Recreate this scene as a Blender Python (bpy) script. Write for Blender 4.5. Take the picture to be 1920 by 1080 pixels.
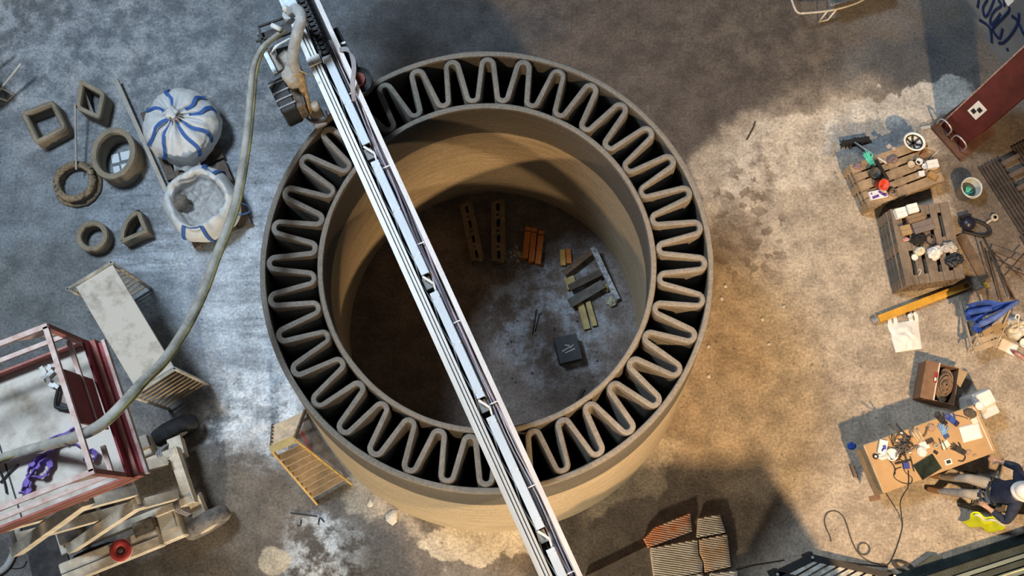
import bpy, bmesh, math, random
from mathutils import Vector, Matrix, Euler, noise
random.seed(7)
R = math.radians
for o in list(bpy.data.objects):
    bpy.data.objects.remove(o)
scene = bpy.context.scene
COL = scene.collection

# ------------------------------------------------------------ camera
FPX, CAMH, TILT = 2100.0, 17.0, R(12.0)
cam_d = bpy.data.cameras.new('camera'); cam = bpy.data.objects.new('camera', cam_d); COL.objects.link(cam)
cam_d.sensor_width = 36.0; cam_d.lens = 36.0 * FPX / 1920.0
cam.location = (0, 0, CAMH); cam.rotation_euler = (TILT, 0, 0)
scene.camera = cam

# ------------------------------------------------------------ light
world = bpy.data.worlds.new('hall_air'); scene.world = world; world.use_nodes = True
world.node_tree.nodes['Background'].inputs[0].default_value = (0.55, 0.68, 0.86, 1)
world.node_tree.nodes['Background'].inputs[1].default_value = 0.08

def lamp(name, kind, loc, target, col, energy, size=1.0, size_y=None, spot=None, blend=0.4):
    d = bpy.data.lights.new(name, kind); o = bpy.data.objects.new(name, d); COL.objects.link(o)
    o.location = loc; d.color = col; d.energy = energy
    o.rotation_euler = (Vector(target) - Vector(loc)).to_track_quat('-Z', 'Y').to_euler()
    if kind == 'AREA':
        d.size = size
        if size_y: d.shape = 'RECTANGLE'; d.size_y = size_y
    else:
        d.shadow_soft_size = size
    if kind == 'SPOT':
        d.spot_size = R(spot); d.spot_blend = blend
    return o
lamp('skylight_daylight', 'AREA', (-9, 8.0, 25), (-1.5, 3.5, 0), (0.70, 0.85, 1.0), 5400, 4.2, 3)
lamp('hall_floodlight', 'SPOT', (7.5, -5.5, 14.0), (3.7, 1.7, 0), (1.0, 0.66, 0.34), 13500, 0.3, spot=50, blend=0.6)
lamp('tower_floodlight', 'SPOT', (-2.0, -10.0, 3.4), (-1.0, 1.5, 2.0), (1.0, 0.84, 0.60), 5200, 0.4, spot=74, blend=0.7)
lamp('ring_floodlight', 'SPOT', (-2.2, -7.5, 13.0), (0.9, 6.2, 2.6), (1.0, 0.70, 0.40), 4200, 0.3, spot=27, blend=0.6)
scene.view_settings.view_transform = 'Standard'
scene.view_settings.look = 'None'
scene.view_settings.gamma = 1.0
scene.view_settings.use_curve_mapping = False
scene.view_settings.exposure = 0.0

# ------------------------------------------------------------ helpers
def at(px, py, z=0.0):
    """point at height z seen at photograph pixel (px, py)"""
    dx = (px - 960.0) / FPX; dy = -(py - 540.0) / FPX
    wy = dy * math.cos(TILT) + math.sin(TILT); wz = dy * math.sin(TILT) - math.cos(TILT)
    t = (z - CAMH) / wz
    return Vector((dx * t, wy * t, z))

WM = {}
def wm(o): return WM.get(o.name, Matrix())

def smooth_path(pts, n=6):
    P = [Vector(p) for p in pts]; out = []
    for i in range(len(P) - 1):
        p0 = P[max(i-1, 0)]; p1 = P[i]; p2 = P[i+1]; p3 = P[min(i+2, len(P)-1)]
        for k in range(n):
            t = k / n
            out.append(0.5*((2*p1)+(p2-p0)*t+(2*p0-5*p1+4*p2-p3)*t*t+(3*p1-p0-3*p2+p3)*t**3))
    out.append(P[-1]); return out

class MB:
    def __init__(s): s.v = []; s.f = []; s.sm = []
    def add(s, vs, fs, smooth=False):
        o = len(s.v); s.v += [Vector(v) for v in vs]
        for f in fs: s.f.append(tuple(i + o for i in f)); s.sm.append(smooth)
        return s
    def box(s, c, size, rot=None):
        m = Matrix.Identity(3)
        if rot is not None: m = rot if isinstance(rot, Matrix) else Euler(rot).to_matrix()
        a, b, d = (x / 2 for x in size); c = Vector(c)
        vs = [c + m @ Vector((x*a, y*b, z*d)) for z in (-1, 1) for x, y in ((-1,-1),(1,-1),(1,1),(-1,1))]
        return s.add(vs, [(3,2,1,0),(4,5,6,7),(0,1,5,4),(1,2,6,5),(2,3,7,6),(3,0,4,7)])
    def cbox(s, c, size, ch, rot=None):
        """box with chamfered top and vertical edges"""
        m = Matrix.Identity(3)
        if rot is not None: m = rot if isinstance(rot, Matrix) else Euler(rot).to_matrix()
        a, b, d = (x / 2 for x in size); c = Vector(c)
        def ring(aa, bb, z, k):
            return [c + m @ Vector(p) for p in ((-aa+k,-bb,z),(aa-k,-bb,z),(aa,-bb+k,z),(aa,bb-k,z),(aa-k,bb,z),(-aa+k,bb,z),(-aa,bb-k,z),(-aa,-bb+k,z))]
        vs = ring(a, b, -d, ch) + ring(a, b, d - ch, ch) + ring(a - ch*.7, b - ch*.7, d, ch*.6)
        fs = [tuple(range(7, -1, -1)), tuple(range(16, 24))]
        for k in range(2):
            for i in range(8): fs.append((k*8+i, k*8+(i+1) % 8, k*8+8+(i+1) % 8, k*8+8+i))
        return s.add(vs, fs)
    def bar(s, p0, p1, w, h, up=(0, 0, 1)):
        p0 = Vector(p0); p1 = Vector(p1); d = p1 - p0; x = d.normalized(); u = Vector(up)
        y = u.cross(x)
        if y.length < 1e-4: y = Vector((0, 1, 0)).cross(x)
        y.normalize(); z = x.cross(y)
        m = Matrix((x, y, z)).transposed()
        return s.box((p0 + p1) / 2, (d.length, w, h), m)
    def prism(s, poly, z0, z1, top_scale=1.0):
        n = len(poly); cx = sum(p[0] for p in poly)/n; cy = sum(p[1] for p in poly)/n
        vs = [(p[0], p[1], z0) for p in poly] + [(cx+(p[0]-cx)*top_scale, cy+(p[1]-cy)*top_scale, z1) for p in poly]
        fs = [tuple(range(n-1, -1, -1)), tuple(range(n, 2*n))] + [(i, (i+1) % n, n+(i+1) % n, n+i) for i in range(n)]
        return s.add(vs, fs)
    def tube(s, pts, r, n=8, closed=False, cap=True, smooth=True):
        P = [Vector(p) for p in pts]; m = len(P)
        rr = r if isinstance(r, (list, tuple)) else [r] * m
        vs = []; prev = None
        for i, p in enumerate(P):
            if closed: t = P[(i+1) % m] - P[i-1]
            else: t = P[min(i+1, m-1)] - P[max(i-1, 0)]
            if t.length < 1e-9: t = Vector((0, 0, 1))
            t.normalize()
            if prev is None:
                u = Vector((0, 0, 1)).cross(t)
                if u.length < 1e-3: u = Vector((1, 0, 0)).cross(t)
            else: u = prev - t * prev.dot(t)
            u.normalize(); prev = u; w = t.cross(u)
            for k in range(n):
                a = 2*math.pi*k/n; vs.append(p + (u*math.cos(a) + w*math.sin(a)) * rr[i])
        fs = []
        for i in range(m if closed else m-1):
            j = (i+1) % m
            for k in range(n): fs.append((i*n+k, i*n+(k+1) % n, j*n+(k+1) % n, j*n+k))
        s.add(vs, fs, smooth)
        if cap and not closed:
            o = len(s.v) - len(vs)
            s.f.append(tuple(o+k for k in range(n-1, -1, -1))); s.sm.append(False)
            s.f.append(tuple(o+(m-1)*n+k for k in range(n))); s.sm.append(False)
        return s
    def lathe(s, prof, n=24, c=(0, 0, 0), fn=None, cap0=True, cap1=True, smooth=True, m=None):
        c = Vector(c); vs = []
        for j, (r, z) in enumerate(prof):
            for k in range(n):
                a = 2*math.pi*k/n; v = Vector((r*math.cos(a), r*math.sin(a), z))
                if fn: v = fn(v, a, j/(len(prof)-1))
                if m: v = m @ v
                vs.append(c + v)
        fs = []
        for j in range(len(prof)-1):
            for k in range(n): fs.append((j*n+k, j*n+(k+1) % n, (j+1)*n+(k+1) % n, (j+1)*n+k))
        s.add(vs, fs, smooth); o = len(s.v) - len(vs)
        if cap0: s.f.append(tuple(o+k for k in range(n-1, -1, -1))); s.sm.append(False)
        if cap1: s.f.append(tuple(o+(len(prof)-1)*n+k for k in range(n))); s.sm.append(False)
        return s
    def cyl(s, p0, p1, r, n=14): return s.tube([p0, p1], r, n)
    def ribbon(s, pts, side, w, th):
        """flat strap along pts; side = vector or list of vectors across it"""
        P = [Vector(p) for p in pts]; vs = []; m = len(P)
        for i, p in enumerate(P):
            t = (P[min(i+1, m-1)] - P[max(i-1, 0)]).normalized()
            sd = Vector(side[i] if isinstance(side, list) else side); sd = (sd - t*sd.dot(t)).normalized()
            nn = t.cross(sd).normalized()
            for a, b in ((-1,-1),(1,-1),(1,1),(-1,1)): vs.append(p + sd*a*w/2 + nn*b*th/2)
        fs = [(3,2,1,0), tuple((m-1)*4+k for k in range(4))]
        for i in range(m-1):
            for k in range(4): fs.append((i*4+k, i*4+(k+1) % 4, i*4+4+(k+1) % 4, i*4+4+k))
        return s.add(vs, fs)
    def grid(s, fn, nu, nv, smooth=True, th=0.0):
        vs = [Vector(fn(i/(nu-1), j/(nv-1))) for j in range(nv) for i in range(nu)]
        fs = [(j*nu+i, j*nu+i+1, (j+1)*nu+i+1, (j+1)*nu+i) for j in range(nv-1) for i in range(nu-1)]
        if th:
            n = len(vs); vs += [v - Vector((0, 0, th)) for v in vs]
            fs += [tuple(n+i for i in reversed(f)) for f in fs]
            edge = [i for i in range(nu)] + [j*nu+nu-1 for j in range(1, nv)] + [(nv-1)*nu+i for i in range(nu-2, -1, -1)] + [j*nu for j in range(nv-2, 0, -1)]
            for k in range(len(edge)):
                a, b = edge[k], edge[(k+1) % len(edge)]; fs.append((b, a, n+a, n+b))
        return s.add(vs, fs, smooth)
    def build(s, name, mat, parent=None, world=False, loc=None, rotz=0.0, rot=None):
        """parent+world: vertices given in world space. No parent and loc None: origin moved to base centre."""
        vs = s.v
        if parent is not None and world:
            inv = wm(parent).inverted(); vs = [inv @ v for v in vs]
        if parent is None and loc is None:
            xs = [v.x for v in vs]; ys = [v.y for v in vs]; zs = [v.z for v in vs]
            loc = Vector(((min(xs)+max(xs))/2, (min(ys)+max(ys))/2, min(zs))); vs = [v - loc for v in vs]
        me = bpy.data.meshes.new(name); me.from_pydata([tuple(v) for v in vs], [], s.f)
        me.polygons.foreach_set('use_smooth', s.sm); me.update()
        o = bpy.data.objects.new(name, me); COL.objects.link(o)
        mats = mat if isinstance(mat, (list, tuple)) else [mat]
        for m in mats: me.materials.append(m)
        if parent is not None: o.parent = parent; WM[o.name] = wm(parent)
        if loc is not None and parent is None:
            o.location = loc; o.rotation_euler = rot if rot else (0, 0, rotz)
            WM[o.name] = Matrix.Translation(loc) @ Euler(o.rotation_euler).to_matrix().to_4x4()
        elif loc is not None:
            o.location = loc; o.rotation_euler = rot if rot else (0, 0, rotz)
        return o

def tag(o, label=None, cat=None, group=None, kind=None):
    if label: o['label'] = label
    if cat: o['category'] = cat
    if group: o['group'] = group
    if kind: o['kind'] = kind
    return o
def thing(name, label, cat, loc=(0, 0, 0), rotz=0.0, group=None):
    o = bpy.data.objects.new(name, None); COL.objects.link(o); o.empty_display_size = 0.1
    o.location = loc; o.rotation_euler = (0, 0, rotz)
    WM[o.name] = Matrix.Translation(Vector(loc)) @ Matrix.Rotation(rotz, 4, 'Z')
    return tag(o, label, cat, group)
def dup(o, parent=None):
    c = o.copy(); COL.objects.link(c); c.parent = parent
    for ch in [x for x in COL.objects if x.parent == o]: dup(ch, c)
    return c
def yaw(a, b): return math.atan2(b[1]-a[1], b[0]-a[0])

# ------------------------------------------------------------ materials
MATS = {}
def M(name, col, rough=0.8, metal=0.0, var=0.25, scale=5.0, bump=0.15, col2=None, bscale=40.0, stretch=None, spec=0.4, trans=0.0):
    if name in MATS: return MATS[name]
    m = bpy.data.materials.new(name); m.use_nodes = True; nt = m.node_tree; N = nt.nodes; L = nt.links
    b = N['Principled BSDF']; b.inputs['Roughness'].default_value = rough; b.inputs['Metallic'].default_value = metal
    b.inputs['Specular IOR Level'].default_value = spec
    if trans: b.inputs['Transmission Weight'].default_value = trans
    tc = N.new('ShaderNodeTexCoord'); mp = N.new('ShaderNodeMapping'); L.new(tc.outputs['Object'], mp.inputs[0])
    if stretch: mp.inputs['Scale'].default_value = stretch
    nz = N.new('ShaderNodeTexNoise'); nz.inputs['Scale'].default_value = scale; nz.inputs['Detail'].default_value = 6; nz.inputs['Roughness'].default_value = 0.65
    L.new(mp.outputs[0], nz.inputs['Vector'])
    rp = N.new('ShaderNodeValToRGB'); L.new(nz.outputs['Fac'], rp.inputs[0])
    rp.color_ramp.elements[0].position = 0.33; rp.color_ramp.elements[1].position = 0.67
    c2 = col2 if col2 else tuple(min(1, c*(1+var)) for c in col)
    c1 = col if col2 else tuple(c*(1-var) for c in col)
    rp.color_ramp.elements[0].color = (*c1, 1); rp.color_ramp.elements[1].color = (*c2, 1)
    L.new(rp.outputs[0], b.inputs['Base Color'])
    if bump:
        n2 = N.new('ShaderNodeTexNoise'); n2.inputs['Scale'].default_value = bscale; n2.inputs['Detail'].default_value = 4
        L.new(mp.outputs[0], n2.inputs['Vector'])
        bp = N.new('ShaderNodeBump'); bp.inputs['Strength'].default_value = bump; bp.inputs['Distance'].default_value = 0.02
        L.new(n2.outputs['Fac'], bp.inputs['Height']); L.new(bp.outputs[0], b.inputs['Normal'])
    MATS[name] = m; return m

class NT:
    """small node-graph writer"""
    def __init__(s, name):
        s.m = bpy.data.materials.new(name); s.m.use_nodes = True; s.nt = s.m.node_tree; s.b = s.nt.nodes['Principled BSDF']
    def n(s, t, **kw):
        x = s.nt.nodes.new(t)
        for k, v in kw.items(): setattr(x, k, v)
        return x
    def l(s, a, b): s.nt.links.new(a, b)
    def val(s, sock, x):
        if isinstance(x, (int, float)): sock.default_value = x
        elif isinstance(x, (tuple, list)): sock.default_value = x
        else: s.l(x, sock)
    def math(s, op, a, b=None, clamp=False):
        x = s.n('ShaderNodeMath', operation=op, use_clamp=clamp); s.val(x.inputs[0], a)
        if b is not None: s.val(x.inputs[1], b)
        return x.outputs[0]
    def vmath(s, op, a, b=None):
        x = s.n('ShaderNodeVectorMath', operation=op); s.val(x.inputs[0], a)
        if b is not None: s.val(x.inputs[1], b)
        return x.outputs['Value'] if op == 'LENGTH' else x.outputs[0]
    def noise(s, vec, scale, detail=5, rough=0.6, color=False):
        x = s.n('ShaderNodeTexNoise'); s.l(vec, x.inputs['Vector']); x.inputs['Scale'].default_value = scale
        x.inputs['Detail'].default_value = detail; x.inputs['Roughness'].default_value = rough
        return x.outputs['Color'] if color else x.outputs['Fac']
    def mapr(s, v, a, b, c=0.0, d=1.0):
        x = s.n('ShaderNodeMapRange'); x.interpolation_type = 'SMOOTHSTEP'; s.val(x.inputs[0], v)
        for i, q in enumerate((a, b, c, d)): x.inputs[i+1].default_value = q
        return x.outputs[0]
    def mix(s, f, a, b, mode='MIX'):
        x = s.n('ShaderNodeMix', data_type='RGBA', blend_type=mode); s.val(x.inputs[0], f)
        s.val(x.inputs[6], (*a, 1) if isinstance(a, tuple) else a); s.val(x.inputs[7], (*b, 1) if isinstance(b, tuple) else b)
        return x.outputs[2]
    def mapping(s, vec, loc=(0,0,0), rot=(0,0,0), scale=(1,1,1)):
        x = s.n('ShaderNodeMapping'); s.l(vec, x.inputs[0]); x.inputs[1].default_value = loc; x.inputs[2].default_value = rot; x.inputs[3].default_value = scale
        return x.outputs[0]

# ------------------------------------------------------------ floor
def floor_material():
    g = NT('floor_concrete'); tc = g.n('ShaderNodeTexCoord').outputs['Object']
    warp = g.vmath('SUBTRACT', g.noise(tc, 1.1, 6, 0.62, True), (0.5, 0.5, 0.5))
    ws = g.n('ShaderNodeVectorMath', operation='SCALE'); g.l(warp, ws.inputs[0]); ws.inputs['Scale'].default_value = 1.5
    wp = g.vmath('ADD', tc, ws.outputs[0])
    warp2 = g.vmath('SUBTRACT', g.noise(tc, 0.5, 3, 0.5, True), (0.5, 0.5, 0.5))
    ws2 = g.n('ShaderNodeVectorMath', operation='SCALE'); g.l(warp2, ws2.inputs[0]); ws2.inputs['Scale'].default_value = 0.8
    wq = g.vmath('ADD', tc, ws2.outputs[0])
    big = g.noise(tc, 0.55, 6, 0.65); med = g.noise(tc, 2.6, 8, 0.7); fine = g.noise(tc, 24, 6, 0.7)
    col = g.mix(g.mapr(big, 0.35, 0.65), (0.120, 0.108, 0.100), (0.190, 0.176, 0.165))
    def blob(col, px, py, rx, ry, rot, soft, c, strength, mod=None, sharp=True):
        p = at(px, py); v = g.mapping(wp if sharp else wq, (0,0,0))
        v = g.vmath('SUBTRACT', v, (p.x, p.y, 0.0))
        v = g.mapping(v, (0,0,0), (0, 0, R(-rot)), (1,1,1))
        v = g.vmath('MULTIPLY', v, (122.0/rx, 122.0/ry, 0.0))
        f = g.mapr(g.vmath('LENGTH', v), 1.0 + soft*0.5, 1.0 - soft*0.5)
        f = g.math('MULTIPLY', f, strength)
        if mod is not None: f = g.math('MULTIPLY', f, mod, True)
        return g.mix(f, col, c)
    str_v = g.mapping(tc, (0,0,0), (0, 0, R(-28)), (0.7, 4.5, 1))
    streak = g.mapr(g.noise(str_v, 1.3, 8, 0.72), 0.36, 0.62)
    spots = g.mapr(med, 0.42, 0.60)
    # bluish cement film on the left half
    col = blob(col, 290, 300, 420, 420, 0, 0.8, (0.215, 0.24, 0.265), 0.85, None, False)
    col = blob(col, 150, 40, 330, 130, 0, 0.9, (0.33, 0.335, 0.345), 0.8, spots)
    col = blob(col, 620, 60, 190, 200, 0, 0.8, (0.17, 0.195, 0.22), 0.8, None, False)
    col = blob(col, 120, 540, 120, 120, 0, 0.7, (0.17, 0.17, 0.155), 0.6)
    # dark damp concrete and painted tower shade across the top and beside the tower
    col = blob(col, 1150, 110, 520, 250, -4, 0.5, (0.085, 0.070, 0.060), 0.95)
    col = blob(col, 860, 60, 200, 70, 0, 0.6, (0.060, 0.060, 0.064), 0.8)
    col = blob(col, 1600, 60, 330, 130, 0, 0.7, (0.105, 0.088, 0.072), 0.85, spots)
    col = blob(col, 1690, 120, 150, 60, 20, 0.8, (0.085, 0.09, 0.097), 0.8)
    # pale dust of the work side
    tan = (0.37, 0.315, 0.250)
    col = blob(col, 1650, 700, 390, 560, 0, 0.22, tan, 0.95)
    col = blob(col, 1450, 480, 150, 260, 14, 0.2, tan, 0.95)
    col = blob(col, 1540, 275, 210, 75, 17, 0.15, (0.45, 0.40, 0.335), 0.95)
    col = blob(col, 1690, 205, 145, 42, 22, 0.15, (0.50, 0.475, 0.43), 0.95)
    col = blob(col, 1650, 255, 110, 22, 12, 0.8, (0.20, 0.225, 0.25), 0.8)
    col = blob(col, 1870, 330, 95, 170, 0, 0.6, (0.125, 0.100, 0.080), 0.92)
    col = blob(col, 1875, 520, 100, 80, 0, 0.7, (0.165, 0.128, 0.098), 0.85)
    col = blob(col, 1330, 690, 110, 260, 0, 0.8, (0.30, 0.225, 0.145), 0.8, None, False)
    col = blob(col, 1470, 790, 140, 90, 0, 0.9, (0.30, 0.26, 0.21), 0.5)
    st = g.mapr(g.noise(tc, 5.0, 3, 0.5), 0.50, 0.56)
    col = blob(col, 1395, 415, 75, 120, -10, 0.9, (0.15, 0.115, 0.085), 0.8, st)
    col = blob(col, 1375, 435, 45, 65, -20, 0.6, (0.14, 0.105, 0.078), 0.75, g.mapr(med, 0.36, 0.50))
    col = blob(col, 1500, 300, 170, 100, 10, 0.9, (0.26, 0.22, 0.175), 0.6, g.mapr(g.noise(tc, 6.5, 2, 0.5), 0.56, 0.63))
    # cement powder swept left of the tower
    pw = (0.60, 0.65, 0.71)
    col = blob(col, 455, 560, 120, 250, 8, 0.8, (0.36, 0.40, 0.45), 0.9, None, False)
    col = blob(col, 480, 590, 100, 240, 6, 0.7, pw, 0.85, streak)
    col = blob(col, 470, 780, 80, 90, 0, 0.6, (0.68, 0.72, 0.77), 0.95, g.mapr(med, 0.40, 0.54))
    col = blob(col, 340, 465, 130, 40, 20, 0.9, pw, 0.6, streak)
    col = blob(col, 400, 380, 240, 160, 0, 0.9, (0.40, 0.45, 0.52), 0.55, streak)
    col = blob(col, 610, 1040, 85, 85, 0, 0.5, (0.56, 0.60, 0.64), 0.9, g.mapr(med, 0.42, 0.56))
    col = blob(col, 250, 190, 300, 90, 0, 0.9, (0.36, 0.36, 0.36), 0.6, spots)
    # brown grime low left, pale spill, painted shade low centre
    col = blob(col, 420, 960, 150, 130, 0, 0.7, (0.165, 0.135, 0.105), 0.85)
    col = blob(col, 700, 1000, 60, 90, 20, 0.6, (0.12, 0.11, 0.10), 0.7, spots)
    col = blob(col, 1180, 1000, 260, 120, 0, 0.6, (0.155, 0.128, 0.105), 0.9)  # shade on the floor around the slabs, painted in as brown
    col = blob(col, 505, 1058, 28, 26, 0, 0.2, (0.52, 0.44, 0.33), 0.95, None, False)
    col = blob(col, 905, 1015, 135, 34, 0, 0.2, (0.47, 0.43, 0.36), 0.95)
    col = blob(col, 1180, 905, 30, 110, -52, 0.5, (0.42, 0.35, 0.26), 0.8)
    col = blob(col, 700, 930, 24, 110, 50, 0.5, (0.36, 0.32, 0.26), 0.7)
    # floor inside the ring
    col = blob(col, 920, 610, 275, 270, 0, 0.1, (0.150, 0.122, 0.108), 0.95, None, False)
    col = blob(col, 1040, 580, 120, 130, 0, 0.7, (0.27, 0.31, 0.36), 0.8, spots)  # bluish daylight pool on the ring floor, painted into its colour
    # fine grain
    grain = g.mapr(fine, 0.25, 0.75, 0.62, 1.36)
    gm = g.mapr(med, 0.3, 0.7, 0.68, 1.30)
    gg = g.math('MULTIPLY', grain, gm)
    cb = g.n('ShaderNodeCombineColor'); [g.l(gg, cb.inputs[i]) for i in range(3)]
    col = g.mix(1.0, col, cb.outputs[0], 'MULTIPLY')
    specks = g.mapr(g.noise(tc, 11, 2, 0.5), 0.70, 0.73)
    col = g.mix(g.math('MULTIPLY', specks, 0.6), col, (0.06, 0.05, 0.045))
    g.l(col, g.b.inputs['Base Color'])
    g.l(g.mapr(big, 0.3, 0.7, 0.62, 0.85), g.b.inputs['Roughness'])
    g.b.inputs['Specular IOR Level'].default_value = 0.3
    bp = g.n('ShaderNodeBump'); bp.inputs['Strength'].default_value = 0.35; bp.inputs['Distance'].default_value = 0.03
    g.l(fine, bp.inputs['Height']); g.l(bp.outputs[0], g.b.inputs['Normal'])
    return g.m
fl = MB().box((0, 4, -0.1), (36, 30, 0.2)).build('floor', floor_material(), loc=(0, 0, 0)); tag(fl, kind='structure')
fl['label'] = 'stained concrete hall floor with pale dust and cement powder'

# ------------------------------------------------------------ wall with graffiti (far right)
WB0, WB1 = at(1800, 0), at(1880, 125)
wdir = (WB1 - WB0).normalized(); wyaw = math.atan2(wdir.y, wdir.x)
wall = MB().box((-1.5, 0.15, 4.5), (13.0, 0.3, 9.0)).build('wall_right', M('wall_concrete', (0.20, 0.20, 0.198), 0.9, var=0.18, scale=1.5), loc=WB0, rotz=wyaw)
tag(wall, 'grey concrete wall with blue graffiti', kind='structure')
def ray(px, py):
    dx = (px - 960.0) / FPX; dy = -(py - 540.0) / FPX
    return Vector((dx, dy*math.cos(TILT)+math.sin(TILT), dy*math.sin(TILT)-math.cos(TILT)))
def on_wall(px, py, off=0.012):
    inv = WM[wall.name].inverted(); o = inv @ Vector((0, 0, CAMH)); d = inv.to_3x3() @ ray(px, py)
    t = (-off - o.y) / d.y; return o + d*t
paint = M('blue_spray_paint', (0.010, 0.022, 0.085), 0.6, var=0.3)
strokes = [[(398,0),(380,105)], [(515,0),(455,110),(480,225),(530,180),(605,0)], [(660,0),(700,80),(620,140),(560,240),(560,335),(640,260),(690,185)],
           [(805,95),(790,170),(600,370),(600,430),(680,520),(720,390)], [(405,270),(500,330),(560,410),(575,580)], [(740,0),(745,90)],
           [(665,585),(740,570),(850,450),(930,300),(940,180)], [(840,215),(920,280),(1000,460)], [(780,650),(790,690)],
           [(1010,430),(1040,560),(1090,600)], [(430,-60),(560,-90),(640,-30)]]
for st in strokes:
    pts = smooth_path([on_wall(1780+x/7.2, y/7.2) for x, y in st], 5)
    MB().ribbon(pts, [Vector((0, 1, 0)).cross(pts[min(i+1, len(pts)-1)]-pts[max(i-1, 0)]) for i in range(len(pts))], 0.045, 0.012).build('graffiti_stroke', paint, wall)
pp = [on_wall(1780+x/7.2, y/7.2) for x, y in ((750,10),(770,-60),(890,-50),(870,20),(800,85))]
MB().add([p + Vector((0, -0.006, 0)) for p in pp] + pp, [(0,1,2,3,4),(9,8,7,6,5)] + [(i,(i+1)%5,5+(i+1)%5,5+i) for i in range(5)]).build('white_sticker', M('paper_white', (0.78, 0.78, 0.77), 0.8, var=0.04), wall)

# ------------------------------------------------------------ printed concrete tower
def printed(name, low, high, split=None, axis='Z', layer=0.035):
    g = NT(name); tc = g.n('ShaderNodeTexCoord').outputs['Object']
    sp = g.n('ShaderNodeSeparateXYZ'); g.l(tc, sp.inputs[0]); z = sp.outputs[2]
    n1 = g.noise(g.mapping(tc, (0,0,0), (0,0,0), (1.2, 1.2, 9)), 1.6, 7, 0.7)
    n2 = g.noise(tc, 30, 5, 0.7)
    col = g.mix(g.mapr(n1, 0.32, 0.68), tuple(c*0.82 for c in low), tuple(c*1.16 for c in low))
    if split is not None:
        e = g.math('ADD', z, g.math('MULTIPLY', g.math('SUBTRACT', g.noise(tc, 1.2, 3), 0.5), 0.16))
        wet = g.mix(g.mapr(n1, 0.32, 0.68), tuple(c*0.88 for c in high), tuple(c*1.10 for c in high))
        col = g.mix(g.mapr(e, split-0.03, split+0.03), col, wet)
        col = g.mix(g.mapr(z, 4.435, 4.455), col, (0.20, 0.178, 0.150))
    grain = g.mapr(n2, 0.25, 0.75, 0.78, 1.22)
    cb = g.n('ShaderNodeCombineColor'); [g.l(grain, cb.inputs[i]) for i in range(3)]
    col = g.mix(1.0, col, cb.outputs[0], 'MULTIPLY'); g.l(col, g.b.inputs['Base Color'])
    g.b.inputs['Roughness'].default_value = 0.9; g.b.inputs['Specular IOR Level'].default_value = 0.25
    w = g.math('SINE', g.math('MULTIPLY', g.math('ADD', z, g.math('MULTIPLY', g.noise(tc, 3, 3), 0.02)), 2*math.pi/layer))
    hgt = g.math('ADD', w, g.math('MULTIPLY', n2, 1.6))
    bp = g.n('ShaderNodeBump'); bp.inputs['Strength'].default_value = 0.55; bp.inputs['Distance'].default_value = 0.012
    g.l(hgt, bp.inputs['Height']); g.l(bp.outputs[0], g.b.inputs['Normal'])
    return g.m
TH_ = 4.49; FLARE = 1.17
TC = at(913, 493, TH_)
pxm = (at(1339, 493, TH_).x - at(487, 493, TH_).x) / (1339 - 487)      # metres per pixel at the rim
tow_mat = printed('printed_concrete', (0.43, 0.345, 0.235), (0.118, 0.103, 0.085), 3.42)
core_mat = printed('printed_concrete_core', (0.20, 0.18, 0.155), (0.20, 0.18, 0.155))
tower = thing('concrete_tower', 'round printed concrete tower section with corrugated double wall', 'concrete tower', (TC.x, TC.y, 0))
def swept_wall(mb, path, half, closed=True, h=TH_, flare=FLARE, zs=(0, 1.2, 2.4, 3.4)):
    prof = [(-1, z) for z in zs] + [(-1, h-.035), (-.86, h-.012), (-.4, h), (.4, h), (.86, h-.012), (1, h-.035)] + [(1, z) for z in reversed(zs)]
    n = len(path); vs = []
    for i, p in enumerate(path):
        t = path[(i+1) % n] - path[i-1]; nn = Vector((t.y, -t.x)).normalized()
        jit = 1 + 0.05*noise.noise(Vector((p.x*3, p.y*3, 0)))
        for o, z in prof:
            s_ = 1 + (flare-1)*(1 - z/h); q = p*s_ + nn*o*half*jit
            vs.append((q.x, q.y, z + (0.012*noise.noise(Vector((p.x*2, p.y*2, 5))) if z > h-.1 else 0)))
    m = len(prof); fs = []
    for i in range(n):
        j = (i+1) % n
        for k in range(m-1): fs.append((i*m+k, i*m+k+1, j*m+k+1, j*m+k))
    mb.add(vs, fs, True); return mb
def circ(r, n): return [Vector((r*math.cos(2*math.pi*i/n), r*math.sin(2*math.pi*i/n))) for i in range(n)]
RO, RI = 426*pxm, 318.5*pxm; BW = 11.6*pxm
swept_wall(MB(), circ(RO - BW/2, 220), BW/2).build('outer_wall', tow_mat, tower)
swept_wall(MB(), circ(RI - BW/2, 180), BW/2).build('inner_wall', tow_mat, tower)
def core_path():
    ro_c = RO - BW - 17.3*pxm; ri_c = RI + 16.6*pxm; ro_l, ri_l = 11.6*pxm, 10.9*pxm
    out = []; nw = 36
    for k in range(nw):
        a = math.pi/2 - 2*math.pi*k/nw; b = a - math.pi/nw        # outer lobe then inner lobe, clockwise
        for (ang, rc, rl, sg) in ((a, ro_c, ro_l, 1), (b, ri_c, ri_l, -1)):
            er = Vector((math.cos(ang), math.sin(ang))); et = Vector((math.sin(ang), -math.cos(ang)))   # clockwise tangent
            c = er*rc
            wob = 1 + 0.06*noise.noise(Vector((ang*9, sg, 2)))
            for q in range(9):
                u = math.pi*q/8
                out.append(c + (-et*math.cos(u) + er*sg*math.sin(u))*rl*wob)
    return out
swept_wall(MB(), core_path(), BW/2*0.98).build('corrugated_core', core_mat, tower)

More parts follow.
